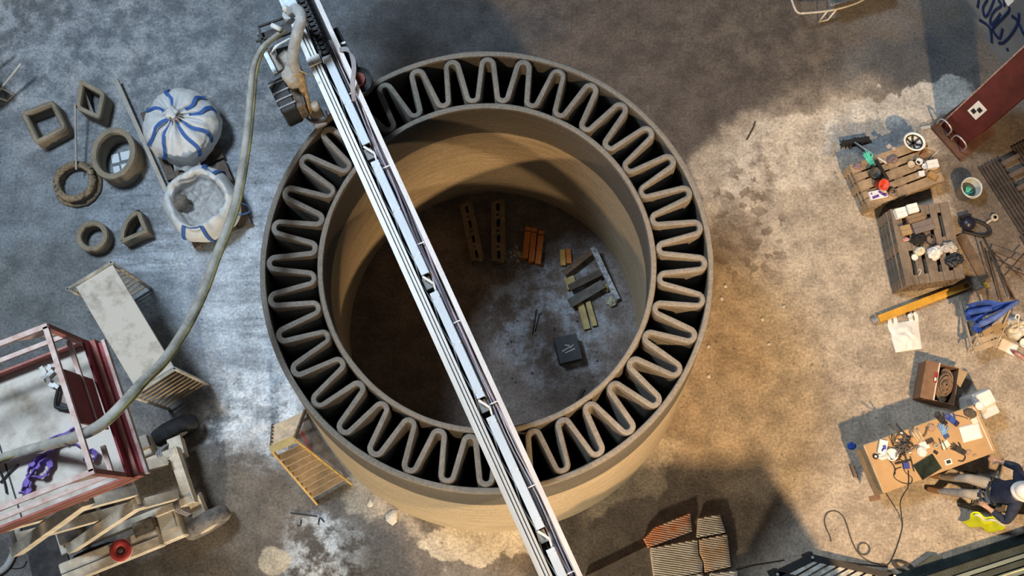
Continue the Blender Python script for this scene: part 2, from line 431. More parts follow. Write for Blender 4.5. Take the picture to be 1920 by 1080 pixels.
# ------------------------------------------------------------ gantry beam
alu = M('aluminium_rail', (0.55, 0.55, 0.53), 0.45, 0.25, var=0.12, scale=3, stretch=(0.3, 4, 4))
alu_d = M('aluminium_groove', (0.16, 0.16, 0.165), 0.6, 0.2, var=0.2)
black = M('black_steel', (0.018, 0.018, 0.020), 0.55, 0.1, var=0.3)
tray_m = M('pale_blue_tray', (0.52, 0.59, 0.66), 0.5, 0.1, var=0.06, scale=2)
white_m = M('white_paint', (0.70, 0.70, 0.68), 0.55, var=0.08)
cable_m = M('grey_cable', (0.33, 0.31, 0.33), 0.6, var=0.2)
ZB = 5.35
GA, GB = at(562, 0, ZB), at(1051.5, 1080, ZB)
gyaw = yaw(GA, GB); GL = (GB-GA).length
gd = (GB-GA).normalized()
beam = thing('gantry_beam', 'white aluminium gantry beam with cable tray crossing above the tower', 'gantry beam', (GA.x, GA.y, 0), gyaw)
def gl(px, py, z): return WM[beam.name].inverted() @ at(px, py, z)
BWD = 0.5*((at(600, 0, ZB)-at(525, 0, ZB)).length + (at(1092, 1080, ZB)-at(1011, 1080, ZB)).length) * abs(math.sin(gyaw))
def by(f): return (f - 0.5) * BWD
X0, X1 = -2.2, GL + 2.2
def longbox(mb, f0, f1, z0, z1, x0=X0, x1=X1):
    return mb.box(((x0+x1)/2, (by(f0)+by(f1))/2, (z0+z1)/2), (x1-x0, by(f1)-by(f0), z1-z0))
mb = MB(); longbox(mb, 0.0, 0.13, ZB-.30, ZB-.02); longbox(mb, .165, .225, ZB-.30, ZB); longbox(mb, .25, .315, ZB-.30, ZB-.01)
mb.build('guide_rail', alu, beam)
mb = MB(); longbox(mb, .125, .17, ZB-.28, ZB-.05); longbox(mb, .22, .255, ZB-.28, ZB-.06); mb.build('rail_groove', alu_d, beam)
mb = MB(); longbox(mb, .87, 1.0, ZB-.30, ZB); mb.build('side_rail', M('pinkish_rail', (0.63, 0.60, 0.585), 0.5, 0.2, var=0.1, scale=3), beam)
mb = MB(); longbox(mb, .31, .88, ZB-.31, ZB-.27); mb.build('bed_plate', black, beam)
mb = MB(); x = X0; k = 0
while x < X1 - .3:
    a, b = (.33, .42) if k % 2 == 0 else (.42, .33)
    mb.bar((x, by(a), ZB-.17), (x+.26, by(b), ZB-.17), .012, .015); x += .26; k += 1
mb.build('lattice_bracing', white_m, beam)
gaps = [gl(685, 290, ZB-.05).x, gl(802, 532, ZB-.05).x, gl(907, 765, ZB-.05).x, gl(1022, 1010, ZB-.05).x]
starts = [gl(608, 107, ZB-.05).x] + [g_+.11 for g_ in gaps]; ends = [g_-.11 for g_ in gaps] + [X1]
for s0, e0 in zip(starts, ends):
    t = MB(); t.box(((s0+e0)/2, by(.535), ZB-.05), (e0-s0, by(.645)-by(.435), .022))
    t.box(((s0+e0)/2, by(.44), ZB-.10), (e0-s0, .012, .1)); t.box(((s0+e0)/2, by(.64), ZB-.10), (e0-s0, .012, .1))
    tr = t.build('tray_lid', tray_m, beam)
    sc = MB(); x = s0 + .06
    while x < e0:
        for f in (.44, .63): sc.box((x, by(f), ZB-.034), (.022, .014, .012))
        x += .55
    sc.build('lid_clip', white_m, tr)
for g_ in gaps:
    t = MB(); t.bar((g_-.10, by(.44), ZB-.07), (g_+.02, by(.63), ZB-.07), .025, .015); t.bar((g_+.02, by(.63), ZB-.07), (g_+.11, by(.60), ZB-.07), .02, .015)
    t.build('tray_bracket', white_m, beam)
    MB().box((g_-.03, by(.50), ZB-.2), (.13, .09, .10)).build('junction_box', M('grey_box', (0.25, 0.25, 0.24), 0.6, var=0.2), beam)
for i in range(7):
    pts = []; x = starts[0]-.2; ph = random.random()*6
    while x < X1:
        pts.append((x, by(.675+.028*i) + .016*math.sin(x*2.1+ph) + .008*math.sin(x*5.3+ph*2), ZB-.17+.05*math.sin(x*1.3+ph))); x += .18
    MB().tube(pts, 0.008 + .003*(i % 3), 5).build('cable', M('cable_%d' % (i % 3), ((0.42,0.40,0.42),(0.09,0.09,0.10),(0.36,0.30,0.36))[i % 3], 0.6, var=0.1), beam)
x = starts[0] + .5
while x < X1:
    MB().box((x, by(.79), ZB-.10), (.012, by(.90)-by(.66), .012)).build('cable_tie_bar', white_m, beam); x += .95
# drag chain feeding the tray
x = X0 + .0; k = 0
while x < starts[0] - .02:
    t = MB(); t.box((x+.028, by(.535), ZB-.08), (.040, by(.66)-by(.41), .09)); t.box((x+.028, by(.43), ZB-.02), (.05, .022, .05)); t.box((x+.028, by(.64), ZB-.02), (.05, .022, .05))
    t.build('drag_chain_link', black, beam); x += .062
mb = MB(); longbox(mb, -.03, .40, ZB+.012, ZB+.03, X0, gl(541, 20, ZB).x); mb.build('cover_plate', M('bluish_plate', (0.50, 0.57, 0.64), 0.45, 0.2, var=0.3, scale=8), beam)
c0 = gl(588, 115, ZB).x
MB().box((c0, by(.17), ZB+.012), (.10, by(.36)-by(-.02), .03)).build('clamp', alu, beam)
# end trolleys carried by the side rails, off both ends
for xx in (X0+.25, X1-.25):
    MB().cbox((xx, 0, ZB-.45), (.5, BWD*1.25, .28), .03).build('end_trolley', M('grey_box', (0.25, 0.25, 0.24)), beam)

# ------------------------------------------------------------ gantry side beam and its lattice tower
sd = Vector((math.cos(gyaw+math.pi/2), math.sin(gyaw+math.pi/2), 0))
def side_beam():
    ZS = 0.46
    p0 = at(1692, 1080, ZS); th = thing('rail_beam', 'dark green steel rail beam with long flanges lying at floor level', 'steel beam', (p0.x, p0.y, 0), yaw(p0, at(1920, 1006, ZS)))
    g1 = M('dark_green_steel', (0.030, 0.042, 0.042), 0.5, 0.3, var=0.4, scale=3); g2 = M('grey_green_steel', (0.15, 0.19, 0.185), 0.45, 0.3, var=0.25, scale=2, stretch=(0.3, 5, 1))
    x0, x1 = -.25, 3.4
    def lb(name, y0, y1, z0, z1, m, a=x0, b=x1): MB().box(((a+b)/2, (y0+y1)/2, (z0+z1)/2), (b-a, y1-y0, z1-z0)).build(name, m, th)
    lb('lower_flange', -.40, 0.0, ZS-.35, ZS-.30, g1); lb('web', -.24, -.12, ZS-.30, ZS, g1); lb('lower_flange', -.52, -.12, ZS-.33, ZS-.29, g1)
    for i, (a, b, z, m) in enumerate(((-.20,-.10,.02,g1), (-.27,-.215,.05,g2), (-.37,-.29,.03,g1), (-.47,-.39,.06,g2), (-.60,-.49,.05,g1), (-.70,-.63,.07,g2))):
        lb('rail', a, b, ZS-.05, ZS+z, m)
    lb('yellow_line', -.418, -.405, ZS+.06, ZS+.066, M('pale_yellow', (0.62, 0.60, 0.30), 0.6), .45, 1.7)
    MB().prism([(.25, .0), (.62, .10), (.75, .04), (.75, -.1), (.25, -.1)], ZS-.34, ZS-.30).build('gusset_plate', g1, th)
    return th
side = side_beam()
def lattice_tower():
    p0 = at(1523, 1045, .32); th = thing('lattice_frame', 'low black steel frame with pale cross slats and corner bolts on floor', 'steel frame', (p0.x, p0.y, 0), gyaw+math.pi/2)
    W_ = 1.35
    A_, B_, off = Vector((0,0,.26)), Vector((-.57,0,.26)), Vector((.95,-.73,0))
    for p, q in ((B_, A_), (A_, A_+off), (B_, B_+off), (B_+off, A_+off)): MB().bar(p, q, .09, .12).build('frame_bar', black, th)
    for p in (A_, B_, A_+off, B_+off):
        MB().box((p.x, p.y, .10), (.12, .12, .2)).build('foot', black, th); MB().tube([(p.x, p.y, .32), (p.x, p.y, .345)], .022, 10).build('bolt', M('bolt_steel', (0.5, 0.5, 0.5), 0.4, 0.5), th)
    for k in range(8):
        o_ = off*(.10+.112*k); MB().bar(B_+o_+Vector((.06,-.03,.0)), A_+o_+Vector((-.05,.0,.0)), .06, .03).build('slat', M('pale_slat', (0.42, 0.42, 0.38), 0.7, var=0.5, scale=8), th)
    return th
lattice_tower()

# ------------------------------------------------------------ stacked boxes added unseen below the frame to cast shade on the floor
def occluder(z, label):
    a, b = at(1330, 1168), at(1622, 1168); th = thing('storage_container', label, 'container', ((a.x+b.x)/2, a.y-1.1, z), 0, 'stacked storage containers')
    L = (b-a).length; cm = M('container_paint', (0.10, 0.16, 0.19), .6, .1, var=.25, scale=3)
    MB().box((0, 0, 1.30), (L-.08, 2.12, 2.52)).build('body', cm, th)
    for k in range(int(L/.2)):
        for s_ in (-1, 1): MB().box((-L/2+.14+.2*k, s_*1.075, 1.30), (.1, .04, 2.4)).build('corrugation', cm, th)
    for sx in (-1, 1):
        for sy in (-1, 1): MB().box((sx*(L/2-.05), sy*1.05, 1.30), (.1, .1, 2.6)).build('corner_post', cm, th)
        MB().box((sx*.28, 1.085, 1.30), (.03, .03, 2.4)).build('lock_bar', alu, th)
occluder(0, 'blue-grey storage container, lower one of its stack'); occluder(2.6, 'blue-grey storage container, upper one of its stack')

# ------------------------------------------------------------ print head
dirty = M('dirty_beige', (0.40, 0.36, 0.31), 0.85, var=0.3, scale=10, bump=0.5)
hosem = M('grey_hose', (0.42, 0.41, 0.39), 0.8, var=0.25, scale=9, bump=0.4)
mortar = M('dried_mortar', (0.42, 0.31, 0.18), 0.95, var=0.35, scale=14, bump=0.8)
darkm = M('dark_grimy_metal', (0.06, 0.055, 0.055), 0.7, 0.2, var=0.5, scale=9, bump=0.4)
hp = at(560, 150, 4.75)
head = thing('print_head', 'grimy concrete print head with thick hose hanging off the gantry beam', 'print head', (hp.x, hp.y, 4.62))
def wp_(l): return [at(*p) for p in l]
def bld(mb, name, mat, parent=None): return mb.build(name, mat, parent if parent is not None else head, True)
pts = smooth_path(wp_([(545,24,5.75),(556,18,5.95),(565,32,6.0),(558,60,5.9),(552,85,5.75),(549,110,5.6),(556,132,5.4)]), 6)
bld(MB().tube(pts, 0.062, 12), 'supply_hose', hosem)
pts = smooth_path(wp_([(555,130,5.42),(562,142,5.3),(568,165,5.1),(575,190,4.9),(582,212,4.68)]), 4)
bld(MB().tube(pts, [0.066-.034*i/(len(pts)-1) for i in range(len(pts))], 12), 'nozzle_pipe', mortar)
q = at(548, 140, 5.3); bld(MB().lathe([(.05,-.3),(.09,-.25),(.115,0),(.10,.06),(.05,.08)], 14, q, lambda v,a,t: v*(1+.3*noise.noise(v*14))), 'hopper', dirty)
# control boxes: one long dark box split by ribs
a, b = at(512, 150, 5.1), at(540, 208, 5.1); d_ = (b-a).normalized(); s_ = Vector((-d_.y, d_.x, 0))
mid = (a+b)/2 + s_*0.02; m3 = Matrix((d_, s_, Vector((0,0,1)))).transposed()
cb_ = bld(MB().cbox(mid - Vector((0,0,.22)), ((b-a).length, .19, .44), .02, m3), 'control_box', black)
for t in (.12, .4, .62, .84): bld(MB().box(a + (b-a)*t + s_*.02 + Vector((0,0,.006)), (.018, .20, .02), m3), 'rib', M('worn_edge', (0.30,0.30,0.30), 0.6, 0.3, var=0.5), cb_)
bld(MB().box(a + (b-a)*.55 + s_*.15 - Vector((0,0,.2)), ((b-a).length*.9, .09, .36), m3), 'grimy_panel', M('brown_grime', (0.13,0.10,0.075), 0.9, var=0.6, scale=16, bump=0.6))
a2, b2 = at(498, 100, 5.15), at(517, 138, 5.15)
bld(MB().bar(a2, b2, .05, .10), 'cylinder_housing', M('bluish_plate', (0.5,0.57,0.64)))
bld(MB().bar(at(506, 96, 5.1), at(526, 134, 5.1), .10, .06), 'mount_plate', dirty)
bld(MB().bar(at(530, 90, 5.05), at(560, 200, 5.05), .16, .04), 'back_plate', M('dark_plate', (0.10,0.095,0.09), 0.7, 0.2, var=0.4))
bld(MB().bar(at(524, 110, 5.0), at(548, 128, 5.0), .20, .16), 'pump_body', dirty)
fr = MB()
for p_, q_ in (((485,50),(520,38)), ((485,50),(489,66)), ((520,38),(552,24)), ((489,66),(500,92)), ((480,78),(505,70))): fr.bar(at(*p_, 5.4), at(*q_, 5.4), .022, .03)
bld(fr, 'bracket_frame', black)
bld(MB().bar(at(486, 76, 5.3), at(546, 52, 5.3), .12, .05), 'arm_plate', darkm)
q = at(543, 38, 5.65); bld(MB().cyl(q, q+Vector((0,0,.14)), .055), 'valve_body', M('grey_valve', (0.36,0.36,0.36), 0.5, 0.3))
bld(MB().lathe([(.001,.09),(.03,.08),(.038,.04),(.03,0)], 12, q+Vector((-.01,.05,.14)), cap0=False), 'white_knob', white_m)
bld(MB().cyl(at(509, 47, 5.7), at(526, 55, 5.7), .026), 'white_coupling', white_m)
for k in range(3):
    off = k*3
    bld(MB().tube(smooth_path(wp_([(546,71,5.6),(525,82,5.6),(511,89+off,5.55),(507,95+off,5.4),(512,97+off,5.2)]), 4), .011, 6), 'white_wire', white_m)
bld(MB().tube(smooth_path(wp_([(572,30,5.7),(574,40,5.65),(570,55,5.5)]), 4), .009, 6), 'grey_wire', cable_m)
gu = smooth_path(wp_([(566,200,4.75),(572,215,4.72),(582,226,4.70),(596,228,4.70),(612,222,4.72),(610,208,4.75)]), 5)
bld(MB().tube(gu, .016, 6), 'nozzle_guard', darkm)
bld(MB().cbox(at(597, 222, 4.66), (.22, .16, .05), .02, (0,0,gyaw)), 'trowel_plate', M('grimy_plate', (0.24,0.22,0.20), 0.8, var=0.3))
q = at(590, 197, 4.85); bld(MB().lathe([(.05,-.1),(.06,0),(.04,.05)], 12, q), 'nozzle_collar', dirty)
bld(MB().tube(smooth_path(wp_([(561,132,5.55),(575,138,5.52),(590,144,5.45)]), 3), .006, 5), 'thin_cord', mortar)
# drive motor on the far side of the beam
q = at(672, 150, 5.0)
bld(MB().cyl(q - Vector((0,0,.14)), q, .16, 20), 'drive_wheel', black)
bld(MB().cyl(q, q+Vector((0,0,.03)), .08, 14), 'red_hub', M('red_hub', (0.30,0.05,0.03), 0.5, var=0.4))
bld(MB().bar(at(628, 60, 5.0), at(664, 128, 5.0), .10, .18), 'motor_box', black)
bld(MB().bar(at(636, 84, 5.2), at(648, 80, 5.2), .025, .03), 'motor_tab', alu)
for k in range(4):
    bld(MB().tube(smooth_path(wp_([(638,96-k*2,5.35),(652,96-k*2,5.45),(664-k*2,108,5.5),(667-k*2,130,5.5),(664-k*2,160,5.45),(668-k*2,190,5.36)]), 5), .010, 6), 'motor_cable', cable_m)

# ------------------------------------------------------------ concrete hose to the lift
hpts = smooth_path(wp_([(528,60,5.62),(512,72,5.62),(495,86,5.6),(482,108,5.55),(473,140,5.5),(468,200,5.45),(461,270,5.45),(452,330,5.5),(441,385,5.55),(425,432,5.62),(402,490,5.75),(384,540,5.9),(352,608,6.2),(308,676,6.7),(268,716,7.15),(236,752,7.50),(190,796,7.56),(140,820,7.2),(90,834,6.8),(40,848,6.62),(-30,872,6.62)]), 6)
hs = thing('concrete_hose', 'thick grey concrete hose with cable sagging from print head to lift platform', 'hose', tuple(at(384, 540, 5.4)))
bld(MB().tube(hpts, [0.030 + .020*min(1, max(0, (i-14)/30)) for i in range(len(hpts))], 10), 'hose_body', M('worn_hose', (0.46,0.43,0.38), 0.8, col2=(0.24,0.22,0.18), scale=5, bump=0.3), hs)
bld(MB().tube([p + Vector((.056, 0, .034)) for p in hpts], 0.016, 6), 'control_cable', M('yellow_black_cable', (0.025,0.025,0.022), 0.6, col2=(0.32,0.27,0.09), scale=2.2, bump=0), hs)
# ------------------------------------------------------------ printed sample blocks (left)
blk = printed('sample_block_concrete', (0.30, 0.25, 0.185), (0.30, 0.25, 0.185), layer=0.04)
def round_poly(pts, r, n=5):
    out = []; m = len(pts)
    for i in range(m):
        p0, p, p1 = Vector(pts[i-1]), Vector(pts[i]), Vector(pts[(i+1) % m])
        a = (p0-p).normalized(); b = (p1-p).normalized()
        for k in range(n+1):
            t = k/n; q = (p+a*r)*(1-t)**2 + p*2*t*(1-t) + (p+b*r)*t*t
            out.append(q)
    return out
def hollow(name, label, outer, wall_t, h, group='printed sample blocks on the floor'):
    c = Vector((sum(p.x for p in outer)/len(outer), sum(p.y for p in outer)/len(outer)))
    P = [Vector((p.x-c.x, p.y-c.y)) for p in outer]; n = len(P)
    area = sum(P[i].x*P[(i+1) % n].y - P[(i+1) % n].x*P[i].y for i in range(n))
    if area < 0: P.reverse()
    mb = MB(); prof = [(0, 0), (0, h-.025), (.012, h-.006), (.03, h), (wall_t-.03, h), (wall_t-.012, h-.006), (wall_t, h-.025), (wall_t, 0)]
    vs = []
    for i in range(n):
        t = (P[(i+1) % n] - P[i-1]).normalized(); nn = Vector((-t.y, t.x))
        for o_, z in prof: q = P[i] + nn*o_; vs.append((q.x, q.y, z))
    m = len(prof); fs = [(i*m+k, ((i+1) % n)*m+k, ((i+1) % n)*m+(k+1) % m, i*m+(k+1) % m) for i in range(n) for k in range(m)]
    mb.add(vs, fs, True)
    o = mb.build(name, blk, loc=(c.x, c.y, 0)); tag(o, label, 'concrete block', group); return o
def pl(l, z): return [at(x, y, z).to_2d() for x, y in l]
hollow('square_block', 'square hollow printed concrete block with rounded corners', round_poly(pl([(36,210),(100,185),(126,240),(66,272)], .36), .10), .085, .36)
hollow('diamond_block', 'diamond-shaped hollow printed concrete block holding a short stick', round_poly(pl([(148,145),(197,172),(186,224),(140,203)], .42), .09), .075, .42)
c = at(211, 286, .50)
hollow('oval_block', 'large oval hollow printed concrete block with pale sheets inside', [Vector((c.x + .345*math.cos(a)*1.0 + .03*math.sin(a), c.y + .42*math.sin(a) - .03*math.cos(a))) for a in [2*math.pi*i/48 for i in range(48)]], .09, .50)
c = at(171, 441, .30)
hollow('ring_block', 'small round hollow printed concrete block beside quarter-round one', [Vector((c.x + .245*math.cos(a), c.y + .245*math.sin(a))) for a in [2*math.pi*i/40 for i in range(40)]], .08, .30)
arc = [(256,392),(243,400),(232,414),(225,432),(223,450)]
hollow('quarter_round_block', 'quarter-round hollow printed concrete block with one curved side', round_poly(pl(arc + [(228,456),(277,434),(262,393)], .34), .035, 3), .07, .34)
# crumbling ring
c = at(137, 338, .24); ring = thing('crumbling_ring', 'crumbling rough printed concrete ring with ragged rim', 'concrete block', (c.x, c.y, 0), group='printed sample blocks on the floor')
def rag(v, a, t):
    k = 1 + .05*noise.noise(Vector((math.cos(a)*4, math.sin(a)*4, v.z*14))); return Vector((v.x*k, v.y*k, v.z + (.05*noise.noise(Vector((math.cos(a)*9, math.sin(a)*9, 3))) if v.z > .15 else 0)))
MB().lathe([(.37,0),(.385,.03),(.37,.07),(.33,.09),(.31,.13),(.34,.17),(.32,.22),(.27,.25),(.235,.22),(.24,.1),(.24,0)], 64, fn=rag, cap0=False, cap1=False).build('ring_wall', M('crumbled_concrete', (0.26, 0.205, 0.14), 0.95, var=0.4, scale=14, bump=0.9), ring)
for k in range(26):
    a = 2*math.pi*k/26 + random.uniform(-.08, .08); r = .29 + random.uniform(-.03, .03); s_ = random.uniform(.045, .075)
    MB().lathe([(s_*.4,-s_*.3),(s_*.62,0),(s_*.4,s_*.4),(s_*.1,s_*.5)], 6, (r*math.cos(a), r*math.sin(a), .235), smooth=False, m=Matrix.Rotation(random.random()*3, 3, 'X')).build('lump', MATS['crumbled_concrete'], ring)
# window reflection in the oval block, painted as pale panels with a dark cross
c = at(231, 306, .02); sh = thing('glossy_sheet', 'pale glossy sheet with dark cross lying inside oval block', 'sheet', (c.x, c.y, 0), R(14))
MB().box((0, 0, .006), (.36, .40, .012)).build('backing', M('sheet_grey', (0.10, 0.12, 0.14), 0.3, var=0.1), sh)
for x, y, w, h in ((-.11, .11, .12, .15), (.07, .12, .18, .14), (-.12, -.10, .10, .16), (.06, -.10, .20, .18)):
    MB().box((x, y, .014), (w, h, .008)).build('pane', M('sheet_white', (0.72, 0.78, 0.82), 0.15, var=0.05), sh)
# sticks and plank
wood_grey = M('weathered_wood', (0.36, 0.32, 0.28), 0.85, var=0.25, scale=4, stretch=(1, 1, 1), bump=0.3)
o = MB().bar(at(156, 168, .30), at(174, 212, .03), .05, .05).build('short_stick', wood_grey); tag(o, 'short pale wooden stick leaning inside diamond block', 'stick')
o = MB().bar(at(141, 196, .46), at(143, 318, .28), .026, .026).build('thin_pole', wood_grey); tag(o, 'thin pole leaning from diamond block to crumbling ring', 'pole')
o = MB().bar(at(218, 150, .16), at(336, 412, .10), .065, .09).build('long_plank', M('pale_plank', (0.40, 0.37, 0.33), 0.85, var=0.2, scale=4, bump=0.3)); tag(o, 'long narrow grey wooden plank lying beside the bag pallets', 'plank')

# ------------------------------------------------------------ pallets
def pallet_proto(L, Wd, mat, board_w=(.145,.10,.145,.10,.145)):
    """local x = long side, thing origin at base centre, height .144"""
    r = thing('wooden_pallet', 'x', 'pallet')
    tot = sum(board_w); gap = (Wd - tot) / (len(board_w)-1); y = -Wd/2
    for w in board_w:
        MB().box((0, y+w/2, .133), (L, w, .022)).build('deck_board', mat, r); y += w + gap
    for x in (-L/2+.0725, 0, L/2-.0725):
        MB().box((x, 0, .111), (.145, Wd, .022)).build('stringer_board', mat, r)
        for y in (-Wd/2+.05, 0, Wd/2-.05): MB().box((x, y, .061), (.145, .10, .078)).build('block', mat, r)
    for y in (-Wd/2+.05, 0, Wd/2-.05): MB().box((0, y, .011), (L, .10, .022)).build('bottom_board', mat, r)
    return r
def corners(l, z):
    P = [at(x, y, z) for x, y in l]; c = sum(P, Vector())/4
    ex = ((P[1]-P[0]) + (P[2]-P[3]))/2; ey = ((P[3]-P[0]) + (P[2]-P[1]))/2
    return c, ex.length, ey.length, math.atan2(ex.y, ex.x)
def pallet_stack(l, n, mat, labels, group, jitter=.012):
    """l: pixel corners of the top deck, first edge = long side"""
    c, L, Wd, rz = corners(l, .144*n)
    proto = pallet_proto(L, Wd, mat); out = []
    for k in range(n):
        o = proto if k == 0 else dup(proto)
        o.location = (c.x + random.uniform(-jitter, jitter), c.y + random.uniform(-jitter, jitter), .144*k)
        o.rotation_euler = (0, 0, rz + random.uniform(-.006, .006)); tag(o, labels[k], 'pallet', group); out.append(o)
    return c, rz, L, Wd
wood_dark = M('grimy_pallet_wood', (0.13, 0.10, 0.08), 0.9, var=0.4, scale=5, bump=0.4)
wood_tan = M('tan_pallet_wood', (0.30, 0.215, 0.135), 0.85, var=0.35, scale=5, bump=0.4)
wood_old = M('grey_brown_pallet_wood', (0.185, 0.145, 0.11), 0.9, var=0.42, scale=4, bump=0.4)
pallet_stack([(262,210),(312,338),(420,296),(368,172)], 1, wood_dark, ['dark wooden pallet under the tied bulk bag'], 'pallets under the bulk bags')
pallet_stack([(313,342),(363,463),(471,418),(421,300)], 1, wood_dark, ['dark wooden pallet under the open bulk bag'], 'pallets under the bulk bags')
P1c, P1r, P1L, P1W = pallet_stack([(1597,305),(1735,258),(1768,335),(1625,394)], 3, wood_tan, ['bottom pallet of tan stack by red column', 'middle pallet of tan stack by red column', 'top pallet of tan stack cluttered with tools and cups'], 'tan pallet stack')
P2c, P2r, P2L, P2W = pallet_stack([(1698,543),(1671,398),(1773,373),(1809,514)], 4, wood_old, ['grey-brown pallet lowest of its stack by yellow beam', 'second pallet from floor in grey-brown stack', 'third pallet from floor in grey-brown stack', 'top pallet of grey-brown stack with boxes and bags'], 'grey-brown pallet stack')

# ------------------------------------------------------------ bulk bags
bagm = M('white_woven_bag', (0.66, 0.66, 0.65), 0.75, var=0.13, scale=4, bump=0.5, bscale=9)
bagin = M('bag_inside', (0.40, 0.39, 0.38), 0.85, col2=(0.60, 0.59, 0.57), scale=5, bump=0.7, bscale=12)
strap = M('blue_webbing', (0.045, 0.12, 0.36), 0.7, var=0.2, scale=20)
def interp(prof, t):
    x = t*(len(prof)-1); i = min(int(x), len(prof)-2); f = x-i
    return tuple(prof[i][k]*(1-f)+prof[i+1][k]*f for k in (0, 1))
def bag_closed():
    c = at(342, 236, .5); root = thing('bulk_bag', 'tied white bulk bag with blue straps gathered at the top', 'bulk bag', (c.x, c.y, .144), group='bulk bags on pallets')
    prof = [(.42,.0),(.50,.03),(.56,.12),(.585,.26),(.575,.42),(.53,.56),(.44,.66),(.32,.72),(.20,.75),(.10,.77),(.055,.82)]
    def surf(a, t, lift=0.0):
        r, z = interp(prof, t); top = max(0, (t-.45)/.55)
        k = 1 + .05*noise.noise(Vector((math.cos(a)*1.6, math.sin(a)*1.6, z*2))) + .025*math.sin(4*a+.6)
        k += top*(.07*math.sin(13*a+2*math.sin(3*a))) + .05*noise.noise(Vector((math.cos(a)*5, math.sin(a)*5, z*6))) + .03*noise.noise(Vector((math.cos(a)*13, math.sin(a)*13, z*13)))
        z += top*.075*math.sin(13*a+1+2*math.sin(3*a))*(1-top*.5) + .05*noise.noise(Vector((math.cos(a)*3*r, math.sin(a)*3*r, 4)))*(t > .05)
        return Vector(((r*k+lift*.6)*math.cos(a), (r*k+lift*.6)*math.sin(a)*1.02, z + lift))
    mb = MB(); nu, nv = 96, 34
    vs = [surf(2*math.pi*i/nu, j/(nv-1)) for j in range(nv) for i in range(nu)]
    fs = [(j*nu+i, j*nu+(i+1) % nu, (j+1)*nu+(i+1) % nu, (j+1)*nu+i) for j in range(nv-1) for i in range(nu)]
    fs += [tuple(range(nu-1, -1, -1)), tuple((nv-1)*nu+i for i in range(nu))]
    mb.add(vs, fs, True); mb.build('bag_body', bagm, root)
    for a0, t0, t1 in ((-2.55,.40,.93), (-2.0,.36,.93), (-1.02,.36,.93), (-.5,.36,.93), (.28,.44,.80), (.75,.50,.80), (1.9,.52,.85), (2.75,.48,.82)):
        pts = [surf(a0+.10*math.sin(6*t), t0+(t1-t0)*t, .018) for t in [i/16 for i in range(17)]]
        sides = [Vector((-math.sin(a0), math.cos(a0), 0))]*17
        MB().ribbon(pts, sides, .058, .006).build('strap', strap, root)
    MB().lathe([(.06,0),(.075,.03),(.05,.06),(.07,.10),(.10,.14),(.05,.15)], 22, (0,0,.80), lambda v,a,t: Vector((v.x*(1+.22*math.sin(5*a)), v.y*(1+.22*math.sin(5*a+1)), v.z+.02*math.sin(4*a)))).build('tied_neck', bagm, root)
    MB().lathe([(.075,0),(.085,.02),(.075,.04)], 16, (0,0,.845)).build('tie', strap, root)
    # loose skirt flap on the low side
    def flap(u, v): return (-.15+.42*u, -.50-.16*v+.03*math.sin(9*u), .26-.16*v+.03*math.sin(14*u+3*v))
    MB().grid(flap, 14, 6, th=.006).build('loose_flap', bagm, root)
bag_closed()
